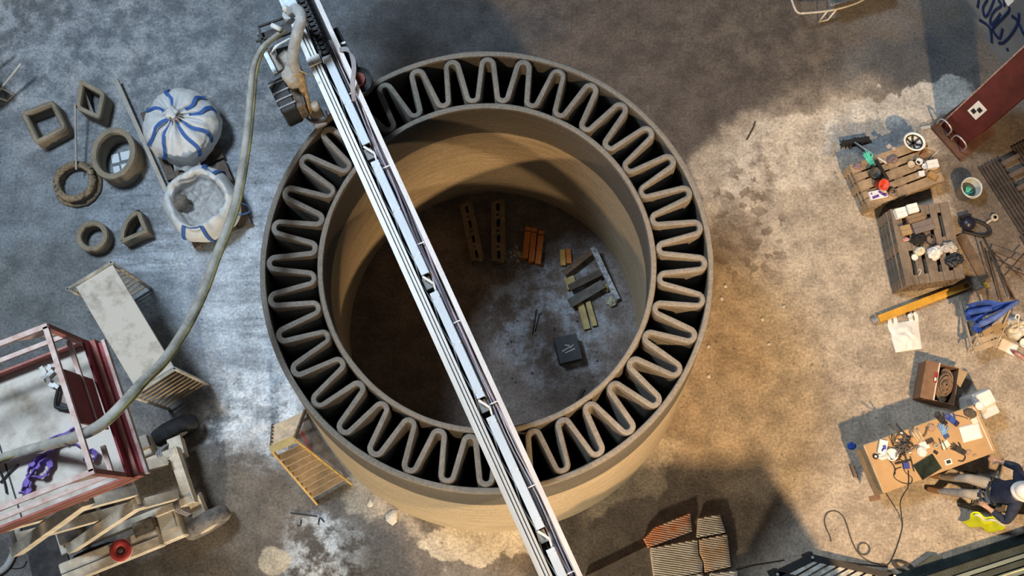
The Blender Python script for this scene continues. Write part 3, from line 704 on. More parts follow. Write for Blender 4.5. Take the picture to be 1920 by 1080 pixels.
def bag_open():
    c = at(379, 382, .45); root = thing('bulk_bag', 'open white bulk bag with blue loops and slumped rim', 'bulk bag', (c.x, c.y, .144), group='bulk bags on pallets')
    prof = [(.40,0),(.50,.03),(.56,.14),(.575,.3),(.55,.45),(.50,.56),(.45,.62),(.41,.60),(.38,.50),(.35,.36),(.27,.26),(.15,.22),(.03,.24)]
    def surf(a, t, lift=0):
        r, z = interp(prof, t)
        k = 1 + .07*noise.noise(Vector((math.cos(a)*2, math.sin(a)*2, z*3+7))) + .045*math.cos(4*a+.5)
        rim = max(0, 1-abs(t-.5)*4)
        z += rim*(.11*noise.noise(Vector((math.cos(a)*1.7, math.sin(a)*1.7, 11))) + .06*noise.noise(Vector((math.cos(a)*6, math.sin(a)*6, 2))))
        if t > .62: z += .10*noise.noise(Vector((r*math.cos(a)*9, r*math.sin(a)*9, 3))) + .05*noise.noise(Vector((r*math.cos(a)*22, r*math.sin(a)*22, 3)))
        return Vector(((r*k+lift)*math.cos(a), (r*k+lift)*math.sin(a), z+lift*.5))
    nu = 96
    def part(name, j0, j1, nv, mat, cap):
        mb = MB(); vs = [surf(2*math.pi*i/nu, (j0+(j1-j0)*j/(nv-1))) for j in range(nv) for i in range(nu)]
        fs = [(j*nu+i, j*nu+(i+1) % nu, (j+1)*nu+(i+1) % nu, (j+1)*nu+i) for j in range(nv-1) for i in range(nu)]
        if cap == 0: fs.append(tuple(range(nu-1, -1, -1)))
        if cap == 1: fs.append(tuple((nv-1)*nu+i for i in range(nu)))
        return mb.add(vs, fs, True).build(name, mat, root)
    part('bag_body', 0, .68, 26, bagm, 0); part('bag_liner', .68, 1.0, 16, bagin, 1)
    for a0, da in ((-1.62, .34), (1.25, .24)):
        for s_ in (-1, 1):
            pts = [surf(a0+s_*da*(.8+.2*t), .50-.42*t, .014) for t in [i/12 for i in range(13)]]
            MB().ribbon(pts, [Vector((-math.sin(a0), math.cos(a0), 0))]*13, .06, .006).build('strap', strap, root)
        pts = [surf(a0+da*u*.8, .5, .014) + Vector((0, 0, .03+.05*(1-u*u))) for u in [-1+i/6 for i in range(13)]]
        MB().ribbon(pts, [Vector((0, 0, 1))]*13, .055, .006).build('lifting_loop', strap, root)
    lp = smooth_path([(.53,-.02,.35),(.62,-.01,.36),(.71,-.05,.34),(.74,-.12,.32),(.66,-.17,.33),(.54,-.19,.35)], 5)
    MB().ribbon(lp, [Vector((0, 0, 1))]*len(lp), .05, .007).build('lifting_loop', strap, root)
    MB().lathe([(.02,0),(.12,.02),(.13,.10),(.06,.15)], 18, (-.30,-.02,.34), lambda v,a,t: v*(1+.35*noise.noise(Vector((v.x*12,v.y*12,v.z*9))))).build('crumpled_paper', M('brown_paper', (0.20,0.165,0.13), 0.9, var=0.5, scale=12, bump=.8), root)
bag_open()

# ------------------------------------------------------------ work bench on end frames (left)
def bench():
    Z = 1.72
    c, Wd, L, rz = corners([(150,533),(218,492),(319,692),(248,737)], Z)
    th = thing('work_bench', 'long dusty white platform bench on barred tube end frames', 'bench', (c.x, c.y, 0), rz)
    top = M('dusty_white_board', (0.66, 0.58, 0.49), 0.85, col2=(0.24, 0.19, 0.14), scale=2.6, bump=.2)
    MATS['dusty_white_board'].node_tree.nodes['Color Ramp'].color_ramp.elements[0].position = .5
    MATS['dusty_white_board'].node_tree.nodes['Color Ramp'].color_ramp.elements[1].position = .75
    MB().cbox((0, 0, Z-.02), (Wd, L, .04), .008).build('platform_board', top, th)
    tubem = M('dirty_tube', (0.42, 0.38, 0.32), 0.7, 0.1, var=0.35, scale=7)
    rung = M('brown_rung', (0.36, 0.27, 0.17), 0.8, var=0.35, scale=7)
    for s_ in (1, -1):
        y = s_*(L/2+.03)
        x0, x1 = -Wd/2-.10, Wd/2+.0
        for x in (x0, x1):
            lg = MB().cyl((x, y, 0), (x, y, Z+.03), .026).build('leg', tubem, th)
            MB().cyl((x, y, Z+.03), (x, y, Z+.036), .017).build('tube_opening', black, lg)
        MB().cyl((x0, y, Z), (x1, y, Z), .026).build('end_tube', tubem, th)
        for k in range(8): MB().cyl((x0, y, .18+.19*k), (x1, y, .18+.19*k), .018, 8).build('rung', rung, th)
    for x in (-Wd/2+.04, Wd/2-.04): MB().bar((x, -L/2-.03, Z-.07), (x, L/2+.03, Z-.07), .03, .05).build('side_rail', rung, th)
bench()

# ------------------------------------------------------------ A-frame ladder and plywood by the tower
def ladder():
    Z = 1.95
    t0, t1 = at(508, 843, Z), at(552, 823, Z)            # apex left / right
    f0, f1 = at(594, 944, 0), at(658, 907, 0)            # front feet
    b0, b1 = at(512, 797, 0), at(572, 770, 0)            # back feet
    th = thing('step_ladder', 'yellow A-frame step ladder with pale treads beside the tower', 'ladder', tuple((f0+f1+b0+b1)/4), 0)
    ym = M('yellow_ladder', (0.52, 0.36, 0.12), 0.6, var=0.2); tm = M('pale_tread', (0.58, 0.45, 0.31), 0.7, var=0.2, scale=8); dk = M('worn_brown', (0.20,0.13,0.08), 0.8, var=.4)
    for f, t in ((f0, t0), (f1, t1)): bld(MB().bar(f, t, .03, .06), 'front_rail', ym, th)
    for f, t in ((b0, t0), (b1, t1)): bld(MB().bar(f, t - Vector((0,0,.03)), .03, .05), 'back_rail', dk, th)
    for k in range(8):
        u = .16 + .098*k; bld(MB().bar(f0.lerp(t0, u), f1.lerp(t1, u), .10, .025), 'tread', tm, th)
    for k in range(6):
        u = .10 + .15*k; bld(MB().bar(b0.lerp(t0, u), b1.lerp(t1, u), .05, .02), 'back_rung', tm, th)
    bld(MB().bar(t0, t1, .10, .03), 'top_cap', ym, th)
ladder()
P = [at(x, y) for x, y in ((578,775),(558,822),(640,884),(648,898),(654,892),(588,806))]
ply = thing('plywood_sheet', 'brown plywood sheet with red line on floor behind the ladder', 'plywood sheet', tuple(sum(P, Vector())/6))
MB().prism([(p.x, p.y) for p in P], 0, .012).build('sheet', M('brown_ply', (0.13,0.10,0.08), 0.9, var=.35, scale=6), ply, True)
MB().bar(at(564,808)+Vector((0,0,.014)), at(590,856)+Vector((0,0,.014)), .028, .004).build('red_line', M('red_paint', (0.28,0.03,0.03), 0.7), ply, True)

# ------------------------------------------------------------ scissor lift
def lift():
    ZP = 6.5
    A, B = at(165, 640, ZP), at(249, 896, ZP); W_ = (B-A).length
    mid = (A+B)/2; fw = Vector((-(B-A).y, (B-A).x, 0)).normalized(); rz = math.atan2(fw.y, fw.x)
    th = thing('scissor_lift', 'raised scissor lift with red railings and dusty beige scissor arms', 'scissor lift', (mid.x, mid.y, 0), rz)
    inv = WM[th.name].inverted()
    redm = M('worn_red', (0.30, 0.07, 0.055), 0.6, 0.0, col2=(0.45, 0.17, 0.13), scale=6)
    darkred = M('dark_red_panel', (0.30, 0.025, 0.034), 0.55, var=.2)
    worn = M('worn_pink_white', (0.74, 0.60, 0.53), 0.7, col2=(0.52, 0.30, 0.25), scale=9, bump=.2)
    deck = M('dusty_deck', (0.62, 0.57, 0.50), 0.9, col2=(0.27, 0.21, 0.15), scale=2.0, bump=.3)
    for i_, p_ in ((0, .47), (1, .70)): MATS['dusty_deck'].node_tree.nodes['Color Ramp'].color_ramp.elements[i_].position = p_
    beige = M('dusty_beige_steel', (0.66, 0.57, 0.45), 0.8, 0.0, var=.28, scale=5, bump=.2)
    Lp = 4.2; h = .95; y0 = W_/2
    MB().box((-Lp/2, 0, ZP-.03), (Lp, W_, .04)).build('deck_plate', deck, th)
    for x in (-.62, -1.05, -1.5, -2.2, -2.9):
        if x in (-1.05,): continue
    MB().box((-1.06, 0, ZP-.006), (.012, W_, .012)).build('deck_joint', black, th)
    fr_ = MB(); fr_.box((-Lp/2, y0-.02, ZP-.10), (Lp, .05, .14)); fr_.box((-Lp/2, -y0+.02, ZP-.10), (Lp, .05, .14)); fr_.box((.03, 0, ZP-.08), (.06, W_, .16)); fr_.build('deck_frame', redm, th)
    # toe boards
    for s_ in (1, -1): MB().box((-Lp/2, s_*(y0-.01), ZP+.06), (Lp, .02, .14)).build('toe_board', redm, th)
    MB().box((.0, 0, ZP+.07), (.02, W_, .16)).build('toe_board', darkred, th)
    MB().box((.13, -.02, ZP-.04), (.03, W_*.98, .07)).build('front_bumper', worn, th)
    MB().box((.07, 0, ZP-.07), (.10, W_*.95, .02)).build('bumper_plate', darkred, th)
    # railings
    for s_ in (1, -1):
        y = s_*(y0-.02)
        MB().box((-Lp/2, y, ZP+h), (Lp, .045, .045)).build('top_rail', worn, th)
        MB().box((-Lp/2, y, ZP+h*.52), (Lp, .04, .04)).build('mid_rail', worn, th)
        for x in (-.02, -1.4, -2.8, -4.15): MB().box((x, y, ZP+h/2), (.05, .045, h)).build('rail_post', redm, th)
        MB().add([(-.04, y-.01, ZP+h-.02), (-.36, y-.01, ZP+h-.02), (-.04, y-.01, ZP+h-.32), (-.04, y+.01, ZP+h-.02), (-.36, y+.01, ZP+h-.02), (-.04, y+.01, ZP+h-.32)], [(0,1,2),(5,4,3),(0,3,4,1),(1,4,5,2),(2,5,3,0)]).build('gusset', worn, th)
    MB().box((-.02, 0, ZP+h), (.045, W_-.05, .045)).build('top_rail', worn, th)
    MB().box((-.02, y0*.28, ZP+h*.5), (.04, W_*.62, .04)).build('mid_rail', worn, th)
    MB().box((-.02, -y0*.78, ZP+h*.5), (.04, W_*.2, .04)).build('mid_rail', worn, th)
    MB().box((-.02, .03, ZP+h*.56), (.02, W_*.36, h*.72)).build('control_panel', darkred, th)
    # scissor arms under the deck
    CX = -1.07                                            # front axle
    x_f, x_r = CX-.05, CX-1.62
    n = 3; z0, z1 = 1.02, ZP-.18; dz = (z1-z0)/n
    for lv in range(n):
        a, b = z0+dz*lv, z0+dz*(lv+1)
        for y in (.40, -.40):
            sg = 1 if y > 0 else -1
            MB().bar((x_r, y, a+.03), (x_f, y, b-.03), .13, .15).build('scissor_arm', beige, th)
            MB().bar((x_f, y-sg*.15, a+.03), (x_r, y-sg*.15, b-.03), .13, .15).build('scissor_arm', beige, th)
        for x, zz in (((x_f+x_r)/2, (a+b)/2), (x_f, b), (x_r, b)): MB().cyl((x, -.42, zz), (x, .42, zz), .032, 10).build('pivot_pin', M('pin_steel', (0.25,0.22,0.19), 0.6, .4), th)
    MB().bar((x_r+.2, 0, z0+.25), ((x_f+x_r)/2, 0, z0+dz*1.4), .13, .13).build('lift_cylinder', M('pin_steel', (0.25,0.22,0.19)), th)
    # chassis
    ch = MB(); Lc = 1.95
    for y in (.36, -.36): ch.cbox((CX-.86, y, .80), (Lc, .12, .22), .015)
    for x in (CX+.06, CX-1.76): ch.box((x, 0, .80), (.14, .84, .2))
    ch.build('chassis_rail', beige, th)
    for s_ in (1, -1):
        ax = MB(); ax.bar((CX+.06, s_*.30, .60), (CX+.06, s_*.58, .52), .20, .2); ax.build('axle_arm', beige, th)
        for k in range(3): MB().tube(smooth_path([(CX-.05-.03*k, s_*.25, .85), (CX-.10-.03*k, s_*.42, .92), (CX-.02-.03*k, s_*.55, .6)], 5), .012, 6).build('hydraulic_line', cable_m, th)
    bx = MB(); bx.cbox((CX-1.18, -.68, .87), (1.42, .30, .24), .02); bx.build('side_box', beige, th)
    MB().box((CX-1.18, -.68, .99), (1.42, .012, .012)).build('box_seam', black, th)
    MB().cbox((CX-.42, -.60, .70), (.50, .40, .30), .02).build('engine_tray', beige, th)
    MB().cbox((CX-.62, -.50, .93), (.30, .22, .18), .02).build('engine', M('engine_grey', (0.19,0.165,0.14), 0.8, .2, var=.5, scale=14), th)
    MB().box((CX-.33, -.52, .87), (.22, .26, .03)).build('engine_cover', M('cream_cover', (0.60,0.55,0.47), .8, var=.1), th)
    MB().cbox((CX-.62, .60, .72), (.80, .30, .34), .02).build('tank_box', beige, th)
    MB().box((CX-.30, .64, .92), (.20, .16, .1)).build('valve_block', M('pin_steel', (0.25,0.22,0.19)), th)
    MB().cbox((CX-1.60, -.20, .97), (.34, .22, .14), .02).build('motor_box', M('brown_metal', (0.13,0.10,0.08), .8, var=.4), th)
    # wheels
    tyre = M('black_tyre', (0.025,0.025,0.026), .85, var=.5, scale=9, bump=.5); dusty = M('dusty_tyre', (0.30,0.27,0.24), .9, col2=(0.10,0.09,0.085), scale=10, bump=.7)
    for i, (x, y, st, m) in enumerate(((CX+.06, .74, R(6), tyre), (CX+.06, -.70, R(10), dusty), (CX-1.55, .56, 0, tyre), (CX-1.55, -.56, 0, tyre))):
        Mx = Matrix.Rotation(st, 3, 'Z') @ Matrix.Rotation(R(90), 3, 'X')
        w = MB().lathe([(.16,-.10),(.30,-.11),(.345,-.08),(.36,0),(.345,.08),(.30,.11),(.16,.10)], 32, (x, y, .362), lambda v,a,t: v*(1.0+.012*(1 if int(a/(2*math.pi)*32) % 2 else -1)), m=Mx).build('tyre', m, th)
        MB().lathe([(.02,-.115),(.15,-.10),(.15,.10),(.02,.115)], 18, (x, y, .362), m=Mx).build('rim', beige, w)
    return th, inv, W_, ZP, CX
LIFT, LINV, LW, LZ, LCX = lift()
q = at(255, 1002, 1.0)
qq = WM[LIFT.name] @ Vector((LCX-1.00, -.68, .99))
sp = thing('red_spool', 'red wheel-like spool with dark hub on lift side box', 'spool', (qq.x, qq.y, .997))
rs = M('red_spool_paint', (0.50, 0.055, 0.05), .5, var=.25, scale=12)
MB().lathe([(.05,0),(.14,0),(.155,.02),(.155,.05),(.13,.065),(.06,.06),(.05,.03)], 28, cap0=False, cap1=False).build('spool_ring', rs, sp)
MB().lathe([(.05,.0),(.05,.05),(.02,.06)], 14).build('hub', M('brown_metal', (0.13,0.10,0.08)), sp)
MB().lathe([(.156,.025),(.162,.03),(.156,.045)], 28, cap0=False, cap1=False).build('worn_band', white_m, sp)
# things on the lift deck
def deckpt(px, py, dz=0.0): return at(px, py, LZ+dz)
pm = M('violet_sling', (0.20, 0.13, 0.42), .75, var=.25, scale=16)
def sling(pts, w=.075):
    P = smooth_path([deckpt(x, y, .035+.02*(i % 2)) for i, (x, y) in enumerate(pts)], 6)
    return P
rt = thing('lifting_sling', 'purple webbing sling coiled in loops on lift deck', 'sling', tuple(deckpt(90, 850, -.01)))
for pts in ([(150,838),(130,828),(108,836),(85,852),(62,868),(53,885),(60,895),(80,893),(93,880),(90,862),(72,872),(58,892),(45,912),(40,925)],
            [(145,800),(125,812),(100,822),(75,832)], [(40,925),(52,922),(60,905)], [(160,845),(175,848),(180,856),(170,862),(158,856)]):
    P_ = sling(pts); MB().ribbon(P_, [Vector((.2,.3,1)) if i % 9 < 5 else Vector((1,.2,.5)) for i in range(len(P_))], .075, .01).build('webbing', pm, rt, True)
rt = thing('rope_wad', 'small heap of torn white plastic strips on lift deck', 'plastic strips', tuple(deckpt(90, 705, -.01)))
for k in range(9):
    a, b = random.uniform(78, 104), random.uniform(690, 720)
    MB().bar(deckpt(a, b, .02+.004*k), deckpt(a+random.uniform(-14,14), b+random.uniform(-12,12), .03+.004*k), .035, .006).build('strip', white_m, rt, True)
rt = thing('bent_tube', 'bent black metal tube lying on lift deck', 'tube', tuple(deckpt(115, 745, -.01)))
bld(MB().tube(smooth_path([deckpt(x, y, .04) for x, y in ((112,722),(108,735),(104,760),(112,765),(127,767),(130,760))], 4), .018, 8), 'tube', black, rt)
bld(MB().bar(deckpt(114, 758, .03), deckpt(128, 762, .03), .04, .03), 'bracket', black, rt)
bld(MB().tube(smooth_path([deckpt(x, y, .03) for x, y in ((170,722),(178,745),(172,765),(182,770))], 4), .012, 6), 'purple_cord', pm, rt)
for pts, lab in (([(0,905),(18,885),(35,870)], 'black cable curling across lift deck near hose'), ([(0,885),(8,905),(12,925)], 'short black cable end at lift deck edge')):
    o = MB().tube(smooth_path([deckpt(x, y, .012) for x, y in pts], 5), .009, 6).build('deck_cable', black); tag(o, lab, 'cable')
# black board and grey hose low left
P = [at(x, y) for x, y in ((45,990),(104,972),(150,1100),(72,1116))]
o = MB().prism([(p.x, p.y) for p in P], 0, .07).build('charred_board', M('charred_wood', (0.022,0.021,0.022), .8, col2=(0.075,0.068,0.066), scale=6, bump=.7)); tag(o, 'thick blackened board lying on floor behind scissor lift', 'board')
o = MB().tube(smooth_path([at(32, 985, .05), at(32, 1010, .05), at(24, 1040, .05), at(8, 1066, .05), at(-25, 1085, .05)], 6), .05, 10).build('grey_hose', hosem); tag(o, 'short curved grey hose lying on floor behind lift', 'hose')
o = MB().bar(at(172, 1045, .05), at(190, 1095, .05), .05, .05).build('dirty_batten', wood_grey); tag(o, 'dirty grey batten lying on floor under lift side box', 'batten')
o = MB().tube(smooth_path([at(50, 1052, .012), at(42, 1064, .012), at(20, 1066, .012)], 5), .008, 5).build('thin_wire', black); tag(o, 'thin black wire on floor between grey hose and blackened board', 'wire')

# ------------------------------------------------------------ wheelbarrows
def barrow(loc, rz, label, bow=True):
    th = thing('wheelbarrow', label, 'wheelbarrow', loc, rz, 'wheelbarrows')
    tb = M('cream_tube', (0.58,0.54,0.46), .6, .1, var=.2); pan = M('grey_pan', (0.20,0.20,0.20), .7, .3, var=.35, scale=6)
    for s_ in (1, -1):
        P_ = smooth_path([(-.75, s_*.26, .52), (-.2, s_*.26, .36), (.3, s_*.2, .28), (.62, s_*.06, .2)], 5)
        MB().tube(P_, .018, 8).build('handle', tb, th)
        MB().tube([(-.25, s_*.25, .36), (-.32, s_*.27, .02), (-.16, s_*.27, .02), (-.08, s_*.24, .33)], .015, 8).build('stand', tb, th)
    if bow: MB().tube(smooth_path([(-.75, -.26, .52), (-.82, -.18, .53), (-.82, .18, .53), (-.75, .26, .52)], 4), .018, 8).build('handle_bow', tb, th)
    MB().grid(lambda u, v: (-.30+.95*u, (v-.5)*(.62-.16*u), .66-.28*(1-((u-.45)/.55)**2)*(1-((v-.5)/.5)**2)), 14, 10, th=.008).build('pan', pan, th)
    MB().lathe([(.05,-.04),(.15,-.045),(.18,0),(.15,.045),(.05,.04)], 24, (.66, 0, .182), m=Matrix.Rotation(R(90), 3, 'X')).build('wheel', MATS['black_tyre'], th)
    return th
p = at(1560, 6, 0); barrow((p.x, p.y, 0), R(14), 'wheelbarrow with cream tube frame by the graffiti wall')
p = at(-21, 181, 0); barrow((p.x, p.y, 0), R(225), 'wheelbarrow with pale handle standing near the printed sample blocks', False)
# ------------------------------------------------------------ red column (upper right)
def column():
    a, b = at(1760, 236), at(1801, 282); Wd = (b-a).length
    rz = yaw(a, b); th = thing('steel_column', 'dark red steel column with survey target plate', 'column', ((a.x+b.x)/2, (a.y+b.y)/2, 0), rz)
    # local +x along the visible face, +y behind the face, face looks to -y
    red = M('column_red', (0.105, 0.020, 0.018), .6, .1, var=.35, scale=3, bump=.2); edge = M('chipped_edge', (0.34, 0.24, 0.22), .8, var=.5, scale=9)
    MB().box((0, .04, 4.0), (Wd, .08, 8.0)).build('front_flange', red, th)
    MB().box((0, .26, 4.0), (.06, .36, 8.0)).build('web', red, th)
    MB().box((0, .48, 4.0), (Wd, .08, 8.0)).build('back_flange', red, th)
    MB().box((-Wd/2+.004, -.002, 4.0), (.02, .02, 8.0)).build('chipped_edge', edge, th)
    MB().box((.03, .24, .03), (Wd+.2, .75, .06)).build('base_plate', M('rusty_plate', (0.10,0.05,0.035), .8, var=.4), th)
    for s_ in (-.18, .16): MB().tube(smooth_path([(s_-.12, -.05, .06), (s_-.12, -.12, .42), (s_, -.13, .50), (s_+.12, -.12, .42), (s_+.12, -.05, .06)], 4), .013, 8).build('guard_loop', M('bolt_steel', (0.5,0.5,0.5)), th)
    # survey target
    inv = WM[th.name].inverted(); o = inv @ Vector((0, 0, CAMH)); d = inv.to_3x3() @ ray(1832, 207); t = (-.004 - o.y)/d.y; q = o + d*t
    pl_ = MB().box((q.x, -.004, q.z), (.19, .008, .40)).build('target_plate', M('paper_white', (0.78,0.78,0.77)), th)
    MB().box((q.x+.025, -.010, q.z+.065), (.07, .004, .11)).build('target_mark', black, pl_)
    MB().box((q.x-.025, -.010, q.z-.075), (.07, .004, .11)).build('target_mark', black, pl_)
column()

# ------------------------------------------------------------ generic small things
def glove(px, py, z, ang, col, col2, label, group=None, s_=1.0):
    c = at(px, py, z); th = thing('work_glove', label, 'glove', tuple(c), ang, group)
    m = M('glove_%02x%02x%02x' % tuple(int(x*255) for x in col), col, .8, var=.25, scale=18, bump=.3)
    mb = MB(); mb.cbox((0, 0, .014), (.10*s_, .085*s_, .026), .012)
    MB().cbox((0, 0, .014), (.10*s_, .085*s_, .026), .012).build('palm', m, th)
    for k, (y, l, a) in enumerate(((-.034, .07, -10), (-.012, .085, -3), (.012, .08, 4), (.034, .062, 12))):
        d = Vector((math.cos(R(a)), math.sin(R(a)), 0)); p0 = Vector((.045*s_, y*s_, .014))
        MB().tube([p0, p0+d*l*s_*.55+Vector((0,0,.006)), p0+d*l*s_], [.012*s_, .0115*s_, .008*s_], 8).build('finger', m, th)
    MB().tube([(-.01*s_, -.04*s_, .014), (.02*s_, -.075*s_, .018), (.05*s_, -.09*s_, .014)], [.013*s_, .012*s_, .008*s_], 8).build('thumb', m, th)
    MB().cbox((-.075*s_, 0, .014), (.06*s_, .082*s_, .026), .012).build('cuff', M('cuff_%02x%02x%02x' % tuple(int(x*255) for x in col2), col2, .8, var=.2), th)
def cup(px, py, z, r, h, col, label, cat='cup', group=None, tilt=None, wall_=.006, name=None, inner=None, base_r=None):
    c = at(px, py, z); br = base_r or r*.82
    m = M('cup_%02x%02x%02x' % tuple(int(x*255) for x in col), col, .5, var=.08)
    Mx = Euler(tilt).to_matrix() if tilt else None
    th = thing(name or cat.replace(' ', '_'), label, cat, tuple(c), 0, group)
    MB().lathe([(br, 0), (r, h), (r+.004, h), (r-wall_, h), (br-wall_, wall_*2)], 22, cap0=True, cap1=True, m=Mx).build('body', m, th)
    MB().lathe([(r-.001, h-.012), (r+wall_, h-.012), (r+wall_, h+.002), (r-wall_, h+.002)], 22, cap0=False, cap1=False, m=Mx).build('rim', m, th)
    if inner: MB().lathe([(br*.9, wall_*3), (br*.9, wall_*3+.004)], 18, m=Mx).build('contents', inner, th)
    return th
def carton(px, py, z, L, Wd, h, ang, col, label, cat='box', group=None, lid=True, name='carton', band=None):
    c = at(px, py, z+h); th = thing(name, label, cat, (c.x, c.y, z), ang, group)
    m = M('carton_%02x%02x%02x' % tuple(int(x*255) for x in col), col, .85, var=.14, scale=8)
    MB().box((0, 0, h/2-.002), (L, Wd, h-.004)).build('body', m, th)
    if lid:
        for s_ in (-1, 1): MB().box((0, s_*(Wd/4+.001), h), (L+.004, Wd/2-.004, .006)).build('flap', m, th)
    if band: MB().box((0, 0, h+.005), (L*.96, .035, .003)).build('tape', band, th)
    return th
def sheet(px, py, z, L, Wd, ang, col, label, name='paper_sheet', cat='paper', group=None):
    c = at(px, py, z)
    o = MB().grid(lambda u, v: ((u-.5)*L, (v-.5)*Wd, .004+.010*(2*u-1)**4*(v) + .004*math.sin(5*u+3*v)**2), 8, 6, th=.003).build(name, M('sheet_%02x%02x%02x' % tuple(int(x*255) for x in col), col, .8, var=.05), loc=tuple(c), rotz=ang)
    return tag(o, label, cat, group)
def wad(px, py, z, rx, ry, h, ang, mat, label, name, cat, seed=0, n=40, group=None, amp=.35):
    c = at(px, py, z)
    prof = [(.75, 0), (1.0, .18), (.98, .45), (.78, .75), (.45, .95), (.1, 1.0)]
    def fn(v, a, t):
        k = 1 + amp*noise.noise(Vector((v.x*2.2+seed, v.y*2.2, v.z*2+seed))) + amp*.4*noise.noise(Vector((v.x*7, v.y*7+seed, v.z*5)))
        return Vector((v.x*k*rx, v.y*k*ry, max(0, v.z*(1+.5*noise.noise(Vector((v.x*4, v.y*4, seed)))))*h))
    o = MB().lathe(smooth_prof(prof), n, fn=fn).build(name, mat, loc=tuple(c), rotz=ang)
    return tag(o, label, cat, group)
def smooth_prof(p, n=3):
    return [(q.x, q.y) for q in smooth_path([Vector((a, b, 0)) for a, b in p], n)]
def cable(pts, z, r, label, mat=None, name='cable', cat='cable', n=6):
    P_ = smooth_path([at(x, y, z if not isinstance(z, list) else z[i]) for i, (x, y) in enumerate(pts)], n)
    o = MB().tube(P_, r, 6).build(name, mat or black); return tag(o, label, cat)

# ------------------------------------------------------------ on the tan pallet stack
ZT = .432 + .001
def hat(px, py, z, ang, label, upside=False, parent=None):
    c = at(px, py, z); th = thing('hard_hat', label, 'hard hat', tuple(c), ang)
    wm_ = M('helmet_white', (0.80, 0.79, 0.76), .35, var=.04)
    if upside:
        MB().lathe([(.02,0),(.07,.02),(.115,.07),(.13,.13),(.155,.145),(.158,.15),(.128,.15),(.11,.08),(.06,.03),(.01,.02)], 28, fn=lambda v,a,t: Vector((v.x*1.12, v.y*.95, v.z))).build('shell', wm_, th)
        for a in (0, 60, 120): 
            d = Vector((math.cos(R(a)), math.sin(R(a)), 0)); MB().ribbon([d*-.125+Vector((0,0,.13)), d*-.05+Vector((0,0,.07)), d*.05+Vector((0,0,.07)), d*.125+Vector((0,0,.13))], Vector((-d.y, d.x, 0)), .028, .006).build('suspension_strap', black, th)
        MB().tube([Vector((.118*1.1*math.cos(t), .112*math.sin(t), .115)) for t in [2*math.pi*i/24 for i in range(24)]], .014, 6, closed=True).build('headband', black, th)
    else:
        MB().lathe([(.148,0),(.15,.01),(.13,.012),(.125,.05),(.105,.095),(.06,.13),(.01,.14)], 28, fn=lambda v,a,t: Vector((v.x*(1.14+.12*max(0,math.cos(a))*(v.z<.02)), v.y*.95, v.z)), cap0=False).build('shell', wm_, th)
    return th
hat(1709, 271, ZT, R(-25), 'white hard hat lying upside down with black straps inside', True)
# broom
bh = at(1601, 268, 0); br = thing('push_broom', 'push broom with black bristle head leaning on tan pallets', 'broom', (bh.x, bh.y, 0))
bd = Vector((math.cos(R(10)), math.sin(R(10)), 0))
bld(MB().bar(bh-bd*.22+Vector((0,0,.10)), bh+bd*.22+Vector((0,0,.10)), .07, .04), 'head_block', black, br)
tf = MB()
for k in range(150):
    u = random.uniform(-.22, .22); w = random.uniform(-.04, .04); p_ = bh + bd*u + Vector((-bd.y, bd.x, 0))*w
    q_ = p_ + Vector((random.uniform(-.05,.05), random.uniform(-.06,.06), 0)); tf.tube([(p_.x, p_.y, .09), (q_.x, q_.y, .002)], .007, 4)
o = bld(tf, 'bristles', M('black_bristle', (0.02,0.018,0.02), .9), br); o['kind'] = 'stuff'
bld(MB().tube([at(1603, 267, .12), at(1662, 306, .52)], .016, 8), 'handle', M('pale_pole', (0.55,0.56,0.55), .5, .2), br)
glove(1629, 298, ZT, R(120), (0.08, 0.55, 0.42), (0.06, 0.42, 0.34), 'turquoise rubber glove lying on tan pallet stack', s_=1.05)
cup(1636, 327, ZT+.018, .085, .10, (0.05, 0.055, 0.05), 'black plastic pot on tan pallets beside red pot', 'pot', tilt=(0, R(10), 0), inner=M('dark_mud', (0.09,0.085,0.07), .8))
cup(1646, 345, ZT+.05, .085, .17, (0.55, 0.075, 0.04), 'red plastic pot standing on tan pallet stack', 'pot', tilt=(R(20), R(16), 0))
th = carton(1647, 364, ZT, .27, .13, .05, R(12), (0.75, 0.74, 0.76), 'white carton printed with purple shapes on tan pallets', lid=False)
pu = M('purple_print', (0.12, 0.06, 0.34), .7)
for x, y, w, h_, a in ((-.05, -.03, .11, .04, 10), (.05, .01, .04, .10, 40), (.10, -.03, .05, .05, 0), (-.10, .03, .02, .03, 0)): MB().box((x, y, .049), (w, h_, .003), (0, 0, R(a))).build('printed_patch', pu, th)
c = at(1673, 361, ZT); rl = thing('tape_roll', 'brown tape roll on tan pallets beside printed carton', 'tape roll', tuple(c))
MB().lathe([(.032,0),(.06,0),(.062,.005),(.062,.045),(.06,.05),(.032,.05)], 22, cap0=False, cap1=False).build('roll', M('brown_tape', (0.20,0.15,0.12), .5), rl)
MB().lathe([(.031,.002),(.033,.002),(.033,.048),(.031,.048)], 22, cap0=False, cap1=False).build('core', M('dark_core', (0.05,0.04,0.035), .9), rl)
cup(1720, 306, ZT, .05, .09, (0.72, 0.71, 0.69), 'white paper cup with dark coffee on tan pallets', inner=M('coffee', (0.03,0.02,0.015), .3), group=None)
cup(1707, 309, ZT, .05, .04, (0.55, 0.47, 0.36), 'shallow tan plastic lid on tan pallets', 'lid')
cup(1731, 314, ZT, .04, .07, (0.66, 0.66, 0.66), 'small white cup with grey lid on tan pallets')
carton(1749, 307, ZT, .17, .13, .12, R(10), (0.78, 0.77, 0.75), 'white box on corner of tan pallets near column', lid=True, name='white_box')
carton(1728, 325, ZT, .085, .08, .06, R(4), (0.80, 0.79, 0.76), 'small white cube-shaped box on tan pallets', lid=True, name='white_box')
carton(1749, 328, ZT, .13, .10, .07, R(-35), (0.36, 0.22, 0.09), 'small ochre wooden block at pallet corner', 'wood block', lid=False, name='wood_block')
